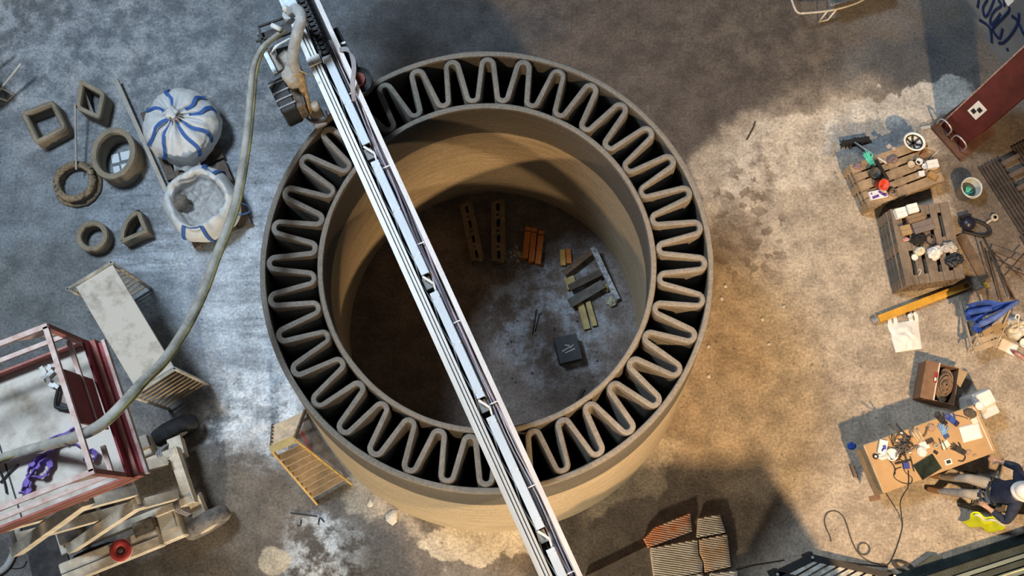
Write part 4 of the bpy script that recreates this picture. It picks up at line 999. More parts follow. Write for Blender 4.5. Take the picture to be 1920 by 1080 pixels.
carton(1735, 291, ZT, .14, .12, .03, R(-35), (0.24, 0.13, 0.07), 'flat brown square board on tan pallets', 'board', lid=False, name='square_board')
carton(1667, 274, ZT, .07, .06, .04, R(35), (0.42, 0.38, 0.35), 'small grey stone block on far tan pallet board', 'stone block', lid=False, name='stone_block')
carton(1676, 279, ZT, .06, .06, .035, R(20), (0.46, 0.36, 0.30), 'small pinkish stone block on far tan pallet board', 'stone block', lid=False, name='stone_block')
carton(1721, 254, 0, .10, .06, .06, R(30), (0.34, 0.28, 0.08), 'small yellow case on floor behind hard hat', 'case', lid=False, name='tool_case', band=black)
o = MB().bar(at(1727, 275, ZT+.03), at(1752, 281, ZT+.03), .035, .03).build('wood_offcut', M('pale_offcut', (0.42,0.35,0.27), .85)); tag(o, 'pale round wood offcut beside the hard hat', 'wood offcut')
o = MB().bar(at(1726, 241, .02), at(1754, 236, .02), .05, .03).build('spirit_level', alu); tag(o, 'short pale spirit level on floor beside red column', 'spirit level')
o = MB().tube([at(1764, 278, ZT+.10), at(1745, 297, ZT+.01)], .008, 6).build('metal_rod', alu); tag(o, 'thin metal rod leaning at tan pallet corner', 'rod')
wad(1672, 299, ZT, .09, .06, .05, .3, M('mauve_rag', (0.20,0.15,0.16), .95, var=.5, scale=16), 'mauve grimy rag on middle of tan pallets', 'rag', 'rag', 3)
wad(1607, 311, ZT, .07, .05, .05, .6, M('plum_rag', (0.14,0.09,0.17), .95, col2=(0.30,0.25,0.20), scale=20), 'purple and tan rag at tan pallet edge', 'rag', 'rag', 5)
rt = thing('caulking_gun', 'black caulking gun lying on tan pallets beside red pot', 'tool', tuple(at(1655, 318, ZT)))
bld(MB().bar(at(1642, 300, ZT+.03), at(1664, 338, ZT+.03), .05, .05), 'barrel', black, rt)
bld(MB().bar(at(1648, 318, ZT+.03), at(1632, 312, ZT+.03), .03, .03), 'trigger_grip', black, rt)

# ------------------------------------------------------------ on the grey-brown pallet stack
ZG = .576 + .001
carton(1690, 398, ZG, .155, .15, .10, R(14), (0.80,0.80,0.78), 'white carton on grey-brown pallets, outer one of the pair', name='white_box')
carton(1712, 390, ZG, .155, .14, .14, R(14), (0.82,0.82,0.80), 'white carton on grey-brown pallets, taller one of the pair', name='white_box')
carton(1718, 408, ZG, .26, .12, .08, R(17), (0.24,0.16,0.10), 'flat brown cardboard box next to white cartons')
carton(1731, 424, ZG, .31, .17, .06, R(17), (0.19,0.155,0.145), 'wide dull mauve-brown cardboard box on grey-brown pallets')
carton(1699, 431, ZG, .15, .15, .07, R(14), (0.36,0.25,0.13), 'small square tan cardboard box on grey-brown pallets')
wad(1720, 449, ZG, .12, .09, .09, .4, M('black_cloth', (0.02,0.02,0.02), .95, var=.6), 'black crumpled cloth beside square tan box', 'cloth', 'cloth', 8)
o = MB().tube([at(1745, 450, ZG+.034) + Vector((.070*math.cos(a), .08*math.sin(a), .02*math.sin(2*a))) for a in [2*math.pi*i/26 for i in range(26)]], .011, 6, closed=True).build('strap_loop', M('dark_strap', (0.05,0.03,0.03), .8)); tag(o, 'dark round strap loop on grey-brown pallets', 'strap')
wad(1699, 449, ZG, .05, .03, .03, .2, M('red_white_scrap', (0.45,0.08,0.06), .8, col2=(0.6,0.58,0.55), scale=18), 'small red and white wrapper on grey-brown pallets', 'wrapper', 'wrapper', 2)
cup(1714, 483, ZG, .045, .03, (0.76,0.74,0.68), 'small round white plastic lid on grey-brown pallets', 'lid')
wad(1724, 471, ZG, .085, .065, .06, R(30), M('cream_mask', (0.62,0.60,0.46), .8, var=.1), 'cream dust mask on grey-brown pallets', 'dust_mask', 'dust mask', 6, amp=.15)
wad(1751, 475, ZG, .115, .10, .10, .3, M('white_bag_plastic', (0.72,0.71,0.68), .5, var=.08, bump=.6, bscale=14), 'crumpled white plastic bag on grey-brown pallets', 'plastic_bag', 'plastic bag', 9)
wad(1779, 464, ZG, .12, .085, .07, .1, M('clear_wrap', (0.34,0.31,0.28), .25, col2=(0.62,0.60,0.56), scale=16, bump=.8), 'clear plastic wrap on grey-brown pallets beside white bag', 'plastic_wrap', 'plastic wrap', 12)
wad(1788, 489, ZG, .14, .09, .10, R(25), M('black_bag', (0.025,0.03,0.04), .35, var=.6, scale=9, bump=.5), 'glossy black bag at corner of grey-brown pallets', 'black_bag', 'bag', 15)
cable([(1694,448),(1706,452),(1716,460),(1728,462)], ZG+.012, .007, 'thin black cord on grey-brown pallets by cream mask')
cable([(1722,505),(1727,508),(1722,517)], ZG+.012, .006, 'short pale string on grey-brown pallets', white_m, 'string', 'string')

# ------------------------------------------------------------ bucket, grates, tools, bars at right
c = at(1806, 363, 0); bk = thing('bucket', 'white plastic bucket holding a green glove', 'bucket', tuple(c))
bm_ = M('bucket_white', (0.52,0.53,0.50), .6, var=.2, scale=7)
MB().lathe([(.125,0),(.155,.33),(.165,.33),(.165,.345),(.147,.345),(.145,.30),(.118,.02)], 30).build('body', bm_, bk)
MB().lathe([(.13,.16),(.13,.17)], 26).build('contents', M('bucket_sludge', (0.06,0.075,0.065), .7, var=.6, scale=18), bk)
MB().tube(smooth_path([(-.16,0,.31),(-.12,-.12,.345),(0,-.175,.33),(.12,-.12,.345),(.16,0,.31)], 5), .006, 6).build('bail', alu, bk)
cc = at(1816, 359, .2); glove(1813, 361, .172, R(70), (0.07,0.42,0.30), (0.05,0.32,0.24), 'green rubber glove inside the white bucket', s_=.85)
def grate(l, label, z=.03):
    c, L, Wd, rz = corners(l, z); th = thing('steel_grating', label, 'grating', (c.x, c.y, 0), rz, 'dark ribbed gratings')
    gm = M('rusty_dark_steel', (0.075,0.060,0.052), .7, .3, var=.4, scale=5)
    for x in (-L/2, -L/6, L/6, L/2): MB().box((x, 0, z/2), (.03, Wd, z)).build('cross_bar', gm, th)
    MB().box((0, 0, .006), (L, Wd, .012)).build('base_sheet', M('dark_sheet', (0.035,0.03,0.027), .8), th)
    n = max(4, int(Wd/.055))
    for k in range(n+1): MB().box((0, -Wd/2+Wd*k/n, z+.012), (L+.03, .028, .024)).build('grating_bar', gm, th)
grate([(1840,318),(1915,440),(1952,416),(1870,296)], 'dark ribbed steel grating on floor beside bucket')
grate([(1916,448),(1975,545),(2012,522),(1953,426)], 'dark ribbed steel grating continuing beyond the bucket one')
grate([(1900,280),(1985,410),(2020,385),(1935,255)], 'dark ribbed steel grating behind the cross timbers')
for k, (x, y) in enumerate(((1884,305),(1898,328),(1912,352))):
    o = MB().bar(at(x-6, y+3, .092), at(x+26, y-13, .092), .07, .07).build('cross_timber', wood_dark); tag(o, 'dark cross timber between two ribbed gratings', 'timber', 'cross timbers between gratings')
rt = thing('power_tool', 'black power tool with long curved hose on floor', 'power tool', tuple(at(1812, 422, 0)))
q = at(1811, 421, .0); bld(MB().lathe([(.06,0),(.11,.03),(.12,.09),(.08,.15),(.02,.17)], 20, q), 'motor_housing', M('blue_black', (0.018,0.02,0.035), .35, var=.4), rt)
bld(MB().tube(smooth_path([at(x, y, .04) for x, y in ((1806,434),(1822,438),(1844,442),(1856,436),(1852,425),(1838,417),(1826,413))], 5), .028, 8), 'suction_hose', black, rt)
bld(MB().bar(at(1800, 408, .08), at(1820, 403, .08), .05, .06), 'handle', black, rt)
c = at(1863, 409, 0); rl = thing('pale_ring', 'cream ring with short bar on floor by the grating', 'ring', tuple(c))
MB().lathe([(.028,0),(.055,0),(.06,.01),(.06,.05),(.055,.055),(.028,.055)], 20, cap0=False, cap1=False).build('ring', M('cream_ring', (0.46,0.40,0.32), .7), rl)
bld(MB().bar(at(1849, 419, .02), at(1858, 413, .02), .035, .03), 'bar', MATS['cream_ring'], rl)
rust = M('rusty_rebar', (0.075,0.045,0.030), .9, var=.5, scale=9)
for i, (a, b) in enumerate((((1845,445),(1900,560)), ((1852,470),(1878,566)), ((1860,468),(1896,562)), ((1866,490),(1905,565)), ((1838,452),(1858,520)), ((1870,480),(1915,520)), ((1880,520),(1925,470)), ((1885,500),(1930,520)))):
    o = MB().tube([at(*a, .065+.026*i), at(*b, .065+.026*i)], .012, 6).build('rebar', rust); tag(o, 'rusty reinforcing bar in loose heap above blue jacket', 'rebar', 'loose rusty bars')
o = MB().bar(at(1858, 464, .03), at(1915, 485, .03), .10, .04).build('dark_plank', wood_dark); tag(o, 'dark splintered plank among rusty bars', 'plank')
P_ = [at(x, y) for x, y in ((1788,395),(1830,520),(1868,575),(1820,585),(1800,520))]
for i, (a, b, w) in enumerate((((1800,440),(1850,530),.16), ((1838,540),(1850,562),.18))):
    o = MB().bar(at(*a, .02), at(*b, .02), w, .03).build('brown_board', M('brown_board', (0.14,0.095,0.06), .9, var=.4)); tag(o, ('long brown board on floor beside grey-brown pallets', 'short brown board below grey-brown pallets')[i], 'board')
o = MB().bar(at(1846, 530, .06), at(1852, 539, .06), .05, .04).build('yellow_scrap', M('safety_yellow', (0.55,0.33,0.04), .6)); tag(o, 'small yellow scrap on short brown board', 'scrap')

# yellow beam
rt = thing('yellow_beam', 'long yellow steel beam with grey end fitting on floor', 'beam', tuple(at(1730, 566, 0)))
ym = M('yellow_beam_paint', (0.62,0.33,0.035), .55, var=.2, scale=5)
a, b = at(1648, 598, .08), at(1818, 533, .08); d_ = (b-a).normalized()
bld(MB().bar(a, b, .11, .02), 'top_flange', ym, rt); bld(MB().bar(a-Vector((0,0,.04)), b-Vector((0,0,.04)), .03, .06), 'web', ym, rt); bld(MB().bar(a-Vector((0,0,.07)), b-Vector((0,0,.07)), .11, .02), 'bottom_flange', ym, rt)
for k in range(4): bld(MB().tube([a-d_*(.02+.022*k)-Vector((0,0,.02)), a-d_*(.034+.022*k)-Vector((0,0,.02))], .058-.003*k, 16), 'spring_ring', M('bolt_steel', (0.5,0.5,0.5)), rt)
bld(MB().bar(b-d_*.1+Vector((0,0,.012)), b-d_*.02+Vector((0,0,.012)), .06, .01), 'end_bracket', M('dark_rust', (0.15,0.06,0.03), .8), rt)

# carrier bag
bagp = M('thin_white_plastic', (0.74,0.74,0.72), .4, var=.06, bump=.5, bscale=12)
rt = thing('carrier_bag', 'flat white plastic carrier bag on floor below yellow beam', 'plastic bag', tuple(at(1697, 626, 0)), R(8)); BS = 1.3
def cb_fn(u, v):
    w = .245*(1-.15*(1-v)) ; x = (u*2-1)*w; y = (v-.58)*.46
    return (x + .02*noise.noise(Vector((u*4, v*4, 1))), y, .05*math.sin(math.pi*u)*math.sin(math.pi*v)*(1+.8*noise.noise(Vector((u*7, v*7, 2)))) + .012)
MB().grid(cb_fn, 22, 22, th=.008).build('bag_body', bagp, rt)
for x0 in (-.16, .17): MB().ribbon(smooth_path([(x0-.04,.17,.02),(x0-.04,.26,.025),(x0+.005,.29,.025),(x0+.045,.26,.025),(x0+.045,.17,.02)], 4), Vector((1,0,.1)), .06, .008).build('handle', bagp, rt)
cup(1704, 594, 0, .035, .06, (0.70,0.69,0.66), 'small white bottle cap-like cup beside carrier bag')

# folding chair with blue jacket
def folding_chair():
    th = thing('folding_chair', 'slatted wooden folding chair with pale frame under blue jacket', 'chair', tuple(at(1850, 620, 0)))
    fm = M('pale_frame', (0.52,0.44,0.36), .6, .1, var=.2); sm = M('chair_slat', (0.40,0.31,0.20), .75, var=.25, scale=6)
    # side rails from the front feet (low) up to the backrest top
    f0, f1 = at(1814, 660, .0), at(1862, 652, .0); t0, t1 = at(1846, 596, .80), at(1896, 574, .80)
    bld(MB().bar(f0, t0, .028, .028), 'frame_leg', fm, th); bld(MB().bar(f1, t1, .028, .028), 'frame_leg', fm, th)
    r0, r1 = at(1800, 566, .0), at(1836, 548, .0); s0, s1 = at(1822, 652, .42), at(1868, 640, .42)
    bld(MB().bar(r0, s0, .028, .028), 'frame_leg', fm, th); bld(MB().bar(r1, s1, .028, .028), 'frame_leg', fm, th)
    for k, (a, b) in enumerate((((1826,656),(1872,640)), ((1834,640),(1880,622)), ((1842,624),(1888,606)))):
        bld(MB().bar(at(*a, .45), at(*b, .45), .085, .02), 'seat_slat', sm, th)
    bld(MB().bar(at(1822, 664, .42), at(1846, 616, .42), .02, .03), 'seat_rail', fm, th); bld(MB().bar(at(1866, 652, .42), at(1890, 600, .42), .02, .03), 'seat_rail', fm, th)
    bld(MB().bar(t0, t1, .03, .10), 'back_slat', sm, th)
folding_chair()
jm = M('blue_jacket', (0.035,0.085,0.34), .85, var=.35, scale=9, bump=.5)
jk = thing('blue_jacket', 'bright blue jacket draped over folding chair back', 'jacket', tuple(at(1850, 590, .46)))
bot = [(1810,572,.62),(1811,584,.60),(1815,600,.58),(1826,610,.58),(1833,626,.58),(1838,622,.58),(1845,620,.58)]
tops = [(1850,562,.90),(1880,566,.92),(1906,564,.93),(1906,566,.93),(1896,575,.93),(1880,590,.88),(1864,604,.86)]
tt = [at(*p) for p in tops]; bb = [at(*p) for p in bot]
def jf(u, v):
    x = u*6; i = min(int(x), 5); f = x-i; p = bb[i].lerp(bb[i+1], f); q = tt[i].lerp(tt[i+1], f); r = p.lerp(q, v)
    r.z += .13*math.sin(u*19+2*v)*(1-v*.8)*.6 + .06*math.sin(math.pi*v) + .05*noise.noise(Vector((u*9, v*4, 3))); r.x += .02*math.sin(u*31); return r
o = bld(MB().grid(jf, 60, 16, th=.02), 'cloth_body', jm, jk)
sl = smooth_path([at(1838,608,.75), at(1868,594,.93), at(1890,578,.96), at(1908,565,.92)], 5); bld(MB().tube(sl, [.05-.02*i/(len(sl)-1) for i in range(len(sl))], 10), 'sleeve', M('pale_blue_sleeve', (0.10,0.16,0.42), .85, var=.3, scale=14), jk)
sl = smooth_path([at(1816,586,.70), at(1836,582,.80), at(1860,578,.86)], 5); bld(MB().tube(sl, .045, 10), 'sleeve', jm, jk)
wad(1899, 617, 0, .16, .17, .22, .2, bagp, 'full white plastic sack beside folding chair', 'plastic_sack', 'plastic bag', 21, amp=.2)
o = MB().tube(smooth_path([at(1903,598,.2), at(1906,590,.24), at(1911,592,.24), at(1909,602,.2)], 4), .012, 8).build('sack_knot', bagp); tag(o, 'tied white plastic knot above the full sack', 'plastic knot')
sheet(1890, 650, .0, .27, .19, R(-28), (0.80,0.78,0.75), 'white paper sheet on floor by red bottle')
rt = thing('bottle', 'red and white bottle lying on paper sheet', 'bottle', tuple(at(1912, 665, .0)))
bld(MB().tube([at(1901,660,.045), at(1913,667,.045), at(1930,677,.045)], .034, 12), 'bottle_body', M('red_bottle', (0.35,0.05,0.04), .4, col2=(0.6,0.5,0.48), scale=10), rt)
bld(MB().tube([at(1901,660,.045), at(1896,657,.045)], .018, 10), 'bottle_cap', M('red_hub', (0.30,0.05,0.03)), rt)
carton(1873, 634, 0, .08, .07, .07, R(20), (0.55,0.46,0.36), 'small tan cup-like box beside white paper', name='small_box')
cup(1916, 645, 0, .07, .10, (0.74,0.70,0.66), 'white tub between full sack and red bottle', 'tub')

# ------------------------------------------------------------ box of rope
def rope_box():
    c, L, Wd, rz = corners([(1742,676),(1800,690),(1785,752),(1726,752)], .35)
    th = thing('rope_carton', 'open cardboard box filled with coiled brown rope', 'box', (c.x, c.y, 0), R(-14))
    cm = M('brown_cardboard', (0.215,0.125,0.075), .9, var=.2, scale=6); ct = M('tan_cardboard', (0.40,0.28,0.15), .9, var=.15)
    L, Wd = .50, .56; h = .34
    for (x, y, sx, sy) in ((-L/2,0,.012,Wd), (L/2,0,.012,Wd), (0,-Wd/2,L,.012), (0,Wd/2,L,.012)): MB().box((x, y, h/2), (sx, sy, h)).build('side_panel', cm, th)
    MB().box((0, 0, .006), (L, Wd, .012)).build('bottom_panel', cm, th)
    MB().box((-L/2+.095, 0, h+.004), (.19, Wd+.02, .008), (0, R(-6), 0)).build('flap', cm, th)
    MB().box((-L/2+.19, 0, h+.018), (.02, Wd+.02, .006)).build('flap_edge', M('carton_edge', (0.62,0.56,0.48), .9), th)
    MB().add([(L/2-.01, Wd/2, h), (L/2+.12, Wd/2-.03, h+.02), (L/2+.05, 0, h+.01), (L/2-.01, .05, h), (L/2-.01, Wd/2, h-.01), (L/2+.12, Wd/2-.03, h+.01), (L/2+.05, 0, h), (L/2-.01, .05, h-.01)], [(3,2,1,0),(4,5,6,7),(0,1,5,4),(1,2,6,5),(2,3,7,6),(3,0,4,7)]).build('flap', ct, th)
    rm = M('brown_rope', (0.23,0.15,0.095), .9, var=.4, scale=22, bump=.6)
    rp = thing('rope_coil', 'brown rope coiled in the open cardboard box', 'rope', (c.x, c.y, .16), R(-14))
    for k in range(9):
        ph = random.random()*6; pts = [(.10+ (.02+.011*k)*math.cos(a)*(1.0) + .012*math.sin(3*a+ph), .0+(.04+.026*k)*math.sin(a), .03+.13*(1-k/11)+.02*math.sin(2*a+ph)) for a in [2*math.pi*i/30 for i in range(30)]]
        MB().tube(pts, .016, 6, closed=True).build('rope_turn', rm, rp)
    lb_ = MB().box((-L/2+.165, .06, h+.018), (.05, .16, .006)).build('label', M('red_label', (0.35,0.03,0.03), .6), th)
    MB().box((-L/2+.165, .03, h+.022), (.03, .05, .003)).build('label_print', white_m, lb_)
rope_box()

# ------------------------------------------------------------ table
ZTB = .76
TBc, TL, TW, TR_ = corners([(1620,832),(1832,758),(1867,846),(1655,928)], ZTB)
tb = thing('work_table', 'long work table covered with brown cardboard', 'table', (TBc.x, TBc.y, 0), TR_)
card = M('table_cardboard', (0.46,0.295,0.145), .85, var=.12, scale=3, bump=.1)
MB().cbox((0, 0, ZTB-.02), (TL, TW, .04), .012).build('table_top', M('table_edge', (0.50,0.38,0.24), .7), tb)
MB().box((.0, -.005, ZTB+.002), (TL-.03, TW-.02, .006)).build('cardboard_cover', card, tb)
MB().box((TL/2-.055, 0, ZTB+.007), (.018, TW*.9, .004)).build('cover_edge', M('carton_edge', (0.62,0.56,0.48)), tb)
MB().box((-TL/2+.02, -.03, ZTB-.16), (.012, TW*.94, .34), (0, R(16), 0)).build('hanging_flap', M('dull_cardboard', (0.36,0.25,0.135), .9, var=.2, scale=6), tb)
for sx in (-1, 1):
    for sy in (-1, 1): MB().box((sx*(TL/2-.12), sy*(TW/2-.09), (ZTB-.04)/2), (.045, .045, ZTB-.04)).build('leg', M('table_leg', (0.20,0.20,0.20), .5, .4), tb)
    MB().box((sx*(TL/2-.12), 0, .30), (.03, TW-.2, .03)).build('stretcher', M('table_leg', (0.20,0.20,0.20)), tb)
ZO = ZTB + .0055
th = carton(1656, 838, ZO, .12, .20, .05, R(-14)+0, (0.78,0.77,0.76), 'white carton with blue glove on table', lid=False, name='white_box')
bl = M('blue_print', (0.06,0.08,0.45), .7)
MB().box((.02, 0, .051), (.045, .06, .004), (0,0,.3)).build('blue_patch', bl, th); MB().box((0, -.04, .051), (.025, .05, .004), (0,0,-.3)).build('blue_patch', bl, th)
c = at(1641, 856, ZO); rl = thing('tape_roll', 'small dark tape roll with pale core on table', 'tape roll', tuple(c)); MB().lathe([(.018,0),(.038,0),(.038,.03),(.018,.03)], 20, cap0=False, cap1=False).build('roll', black, rl); MB().lathe([(.018,.004),(.018,.028)], 16).build('core', white_m, rl)
wad(1654, 856, ZO, .075, .05, .05, R(10), white_m, 'white crumpled tissue by the tape roll', 'tissue', 'tissue', 31)
cup(1670, 853, ZO, .085, .06, (0.74,0.72,0.68), 'white bowl-shaped dust mask beside cable heap', 'dust mask', name='dust_mask')
wad(1728, 847, ZO, .075, .08, .05, R(20), MATS['white_paint'], 'white dust mask lying on paper slip', 'dust_mask', 'dust mask', 33, amp=.15)
sheet(1733, 835, ZO, .14, .11, R(14), (0.76,0.74,0.70), 'white paper slip under the dust mask')
# cable heap
rt = thing('cable_heap', 'tangled heap of dark cables and small tools on table', 'cable heap', tuple(at(1693, 840, ZO)))
for k in range(26):
    x, y = random.gauss(1692, 9), random.gauss(838, 14); a = random.random()*6.28; l = random.uniform(8, 18)
    P_ = smooth_path([at(x-l*math.cos(a), y-l*math.sin(a), ZO+.014), at(x+random.uniform(-5,5), y+random.uniform(-5,5), ZO+.02+.003*k), at(x+l*math.cos(a), y+l*math.sin(a), ZO+.014)], 4)
    bld(MB().tube(P_, random.choice((.009,.012,.016)), 6), 'cable_loop', M('heap_%d' % (k % 3), ((0.03,0.028,0.028),(0.09,0.075,0.065),(0.16,0.14,0.13))[k % 3], .6), rt)
for x, y, s_ in ((1690,812,.022),(1706,849,.02),(1681,826,.016)): bld(MB().box(at(x, y, ZO+.05), (s_*1.6, s_, s_), (0,0,x)), 'plug', white_m, rt)
carton(1700, 873, ZO, .085, .09, .035, R(5), (0.05,0.07,0.30), 'small blue case at foot of cable heap', 'case', lid=False, name='blue_case')
cable([(1663,848),(1674,862),(1690,862),(1694,878),(1700,888),(1710,896),(1708,906),(1695,906),(1682,900),(1676,892),(1680,880),(1690,876)], ZO+.010, .006, 'black cable looping over left half of table')
cable([(1662,858),(1672,868),(1678,878),(1678,890)], ZO+.022, .007, 'short black cable with plug beside tissue')
cable([(1703,882),(1704,900),(1702,914),(1694,927),(1688,942),(1690,965),(1692,985),(1688,1005),(1678,1035),(1668,1055),(1658,1062)], [ZO+.01]*3+[ZO-.02,.5,.12,.012,.012,.012,.012,.012], .008, 'black cable running off table edge down to floor')
cable([(1707,856),(1711,872),(1714,884)], ZO+.02, .007, 'black rod-like cable between cable heap and laptop')
# laptop
c, L_, W2, r2 = corners([(1712,873),(1749,851),(1766,878),(1731,900)], ZO+.02)
lt = thing('laptop', 'closed black laptop at table edge', 'laptop', (c.x, c.y, ZO), r2)
MB().cbox((0,0,.009), (L_, W2, .018), .006).build('base', black, lt); MB().cbox((0,.004,.023), (L_-.004, W2-.01, .010), .004).build('lid', M('black_glossy', (0.012,0.014,0.013), .18, col2=(0.03,0.045,0.03), scale=9, bump=0), lt)
# gloves on the table
glove(1764, 786, ZO, R(130), (0.030,0.027,0.028), (0.025,0.022,0.022), 'black work glove beside blue gloves on table')
glove(1785, 788, ZO, R(140), (0.035,0.085,0.38), (0.03,0.03,0.09), 'dark blue work glove on table')
glove(1769, 809, ZO, R(115), (0.20,0.36,0.62), (0.05,0.10,0.25), 'light blue work glove on table')
glove(1797, 843, ZO, R(150), (0.045,0.040,0.035), (0.04,0.035,0.03), 'grey-black work glove with strap near small tablet')
cable([(1806,850),(1810,856),(1806,864),(1797,864)], ZO+.012, .008, 'dark strap curling from grey-black glove', None, 'strap', 'strap')
sheet(1820, 811, ZO, .30, .23, R(14), (0.82,0.79,0.78), 'large white paper sheet on table')
sheet(1827, 789, ZO+.014, .10, .09, R(30), (0.72,0.66,0.55), 'small cream note above large paper sheet')
sheet(1772, 834, ZO, .13, .10, R(35), (0.74,0.70,0.62), 'cream paper slip with two pens on table')
for i, (a, b) in enumerate((((1761,822),(1768,844)), ((1767,826),(1775,842)))):
    o = MB().tube([at(*a, ZO+.022), at(*b, ZO+.022)], .006, 6).build('pen', M('dark_pen', (0.06,0.05,0.04), .5)); tag(o, 'dark pen lying across cream paper slip', 'pen', 'pens on cream paper')
tbm = thing('tablet', 'small white-framed tablet on table near laptop', 'tablet', tuple(at(1778, 866, ZO)), R(16)); MB().cbox((0,0,.005), (.105,.085,.01), .003).build('frame', white_m, tbm); MB().box((0,0,.0115), (.06,.045,.003)).build('screen', black, tbm)
carton(1744, 827, ZO, .11, .06, .03, R(22), (0.06,0.045,0.04), 'dark brown pouch on table near pens', 'pouch', lid=False, name='pouch')
carton(1755, 848, ZO, .06, .045, .02, R(-35), (0.035,0.03,0.03), 'black tape measure above laptop', 'tape measure', lid=False, name='tape_measure')
c = at(1754, 836, ZO); rl = thing('tape_roll', 'small cream and black tape roll beside pouch', 'tape roll', tuple(c)); MB().lathe([(.02,0),(.038,0),(.038,.025),(.02,.025)], 20, cap0=False, cap1=False).build('roll', M('cream_ring', (0.46,0.40,0.32)), rl)
tan_t = M('tan_tube', (0.52,0.42,0.28), .6, var=.2)
for i, (a, b) in enumerate((((1706,806),(1718,822)), ((1720,804),(1729,820)), ((1712,806),(1726,826)))):
    rt = thing('glue_tube', 'cream glue tube lying on table above cable heap', 'glue tube', tuple(at(*a, ZO)), 0, 'glue tubes on table')
    bld(MB().tube([at(*a, ZO+.018), at(*b, ZO+.018)], [.017,.014], 10), 'tube_body', tan_t, rt); d_ = (at(*b, ZO)-at(*a, ZO)).normalized(); bld(MB().tube([at(*b, ZO+.018), at(*b, ZO+.018)+d_*.04], [.008,.004], 8), 'nozzle', white_m, rt)
cable([(1738,800),(1736,812),(1731,818)], ZO+.014, .012, 'small brown chisel beside glue tubes', M('brown_metal', (0.13,0.10,0.08)), 'chisel', 'tool')
wad(1746, 802, ZO, .055, .05, .04, .3, M('brown_pieces', (0.30,0.15,0.09), .8, col2=(0.55,0.42,0.3), scale=24), 'small heap of brown wrappers beside black glove', 'wrapper', 'wrapper', 41)
wad(1816, 848, ZO, .045, .03, .025, .7, MATS['brown_pieces'], 'brown cord knot on table right of grey-black glove', 'cord_knot', 'cord', 44)
wad(1827, 854, ZO, .03, .018, .018, .2, MATS['brown_pieces'], 'tiny brown scrap on table corner', 'scrap', 'scrap', 45)
wad(1818, 775, ZO, .095, .065, .06, R(-20), M('olive_cap', (0.11,0.09,0.07), .9, var=.35, scale=18), 'dark olive hat at far table corner', 'peaked_hat', 'hat', 47, amp=.12)
cup(1833, 762, ZO, .055, .07, (0.76,0.74,0.70), 'white cup at far table corner beside olive hat')
cable([(1788,778),(1800,780),(1815,785)], ZO+.012, .006, 'thin brown cord beside the olive hat', M('brown_metal', (0.13,0.10,0.08)))
# white chest behind the table
th = thing('cool_box', 'white plastic box standing behind table corner', 'box', tuple(at(1816, 765, 0)), R(24))
wb = M('white_plastic_box', (0.62,0.62,0.60), .5, var=.08)
MB().cbox((0, 0, .33), (.26, .40, .66), .02).build('body', wb, th); MB().cbox((.0, .07, .70), (.24, .22, .08), .02).build('lid', M('white_lid', (0.74,0.73,0.70), .45), th); MB().box((-.14, 0, .5), (.02, .3, .2)).build('handle', M('bluish_handle', (0.34,0.38,0.44), .5), th)
# things on floor left of the table
wad(1596, 836, 0, .06, .05, .05, .2, M('blue_cloth', (0.03,0.09,0.45), .8), 'small bright blue rag on floor at table end', 'rag', 'rag', 51)
rt = thing('hand_tool', 'small dark hand tool with pale cord on floor at table end', 'tool', tuple(at(1600, 882, 0)))
bld(MB().bar(at(1596, 872, .03), at(1604, 894, .03), .05, .05), 'tool_body', M('brown_metal', (0.13,0.10,0.08)), rt)
bld(MB().tube(smooth_path([at(1600,880,.02), at(1612,886,.02), at(1620,896,.02)], 4), .012, 6), 'cord', M('grey_cable', (0.33,0.31,0.33)), rt)
o = MB().box(at(1640, 934, .01), (.16, .07, .012), (0,0,.2)).build('cardboard_scrap', M('brown_cardboard', (0.215,0.125,0.075))); tag(o, 'torn brown cardboard scrap on floor below table', 'cardboard')

# floor cables
cable([(1558,1015),(1556,1005),(1549,990),(1546,974),(1552,961),(1566,958),(1580,967),(1588,985),(1594,1005),(1602,1024),(1609,1036),(1622,1048),(1640,1056),(1660,1058)], .012, .009, 'brown floor cable in wide loop between table and low black frame', M('dark_pen', (0.06,0.05,0.04)))
o = MB().tube([at(1620, 1029, .03) + Vector((.085*math.cos(a), .085*math.sin(a), 0)) for a in [2*math.pi*i/28 for i in range(28)]], .008, 6, closed=True).build('cable_ring', MATS['dark_pen']); tag(o, 'small ring of cable on floor', 'cable')
cable([(1525,1046),(1560,1050),(1600,1056),(1640,1060),(1665,1062)], .03, .010, 'thin rust-brown cable lying beside low black frame', rust)
cable([(1380,1068),(1410,1060),(1440,1055),(1470,1050)], .012, .010, 'thin brown cable from broken slabs to low black frame', rust)
rt = thing('cable_coil', 'oval coil of dark cable on floor', 'cable coil', tuple(at(1694, 1063, 0)))
for k in range(4): bld(MB().tube([at(1694, 1062, .02+.016*k) + Vector(((.16-.02*k)*math.cos(a), (.075-.01*k)*math.sin(a)-.05*math.cos(a), 0)) for a in [2*math.pi*i/28 for i in range(28)]], .011, 6, closed=True), 'coil_turn', MATS['dark_pen'], rt)

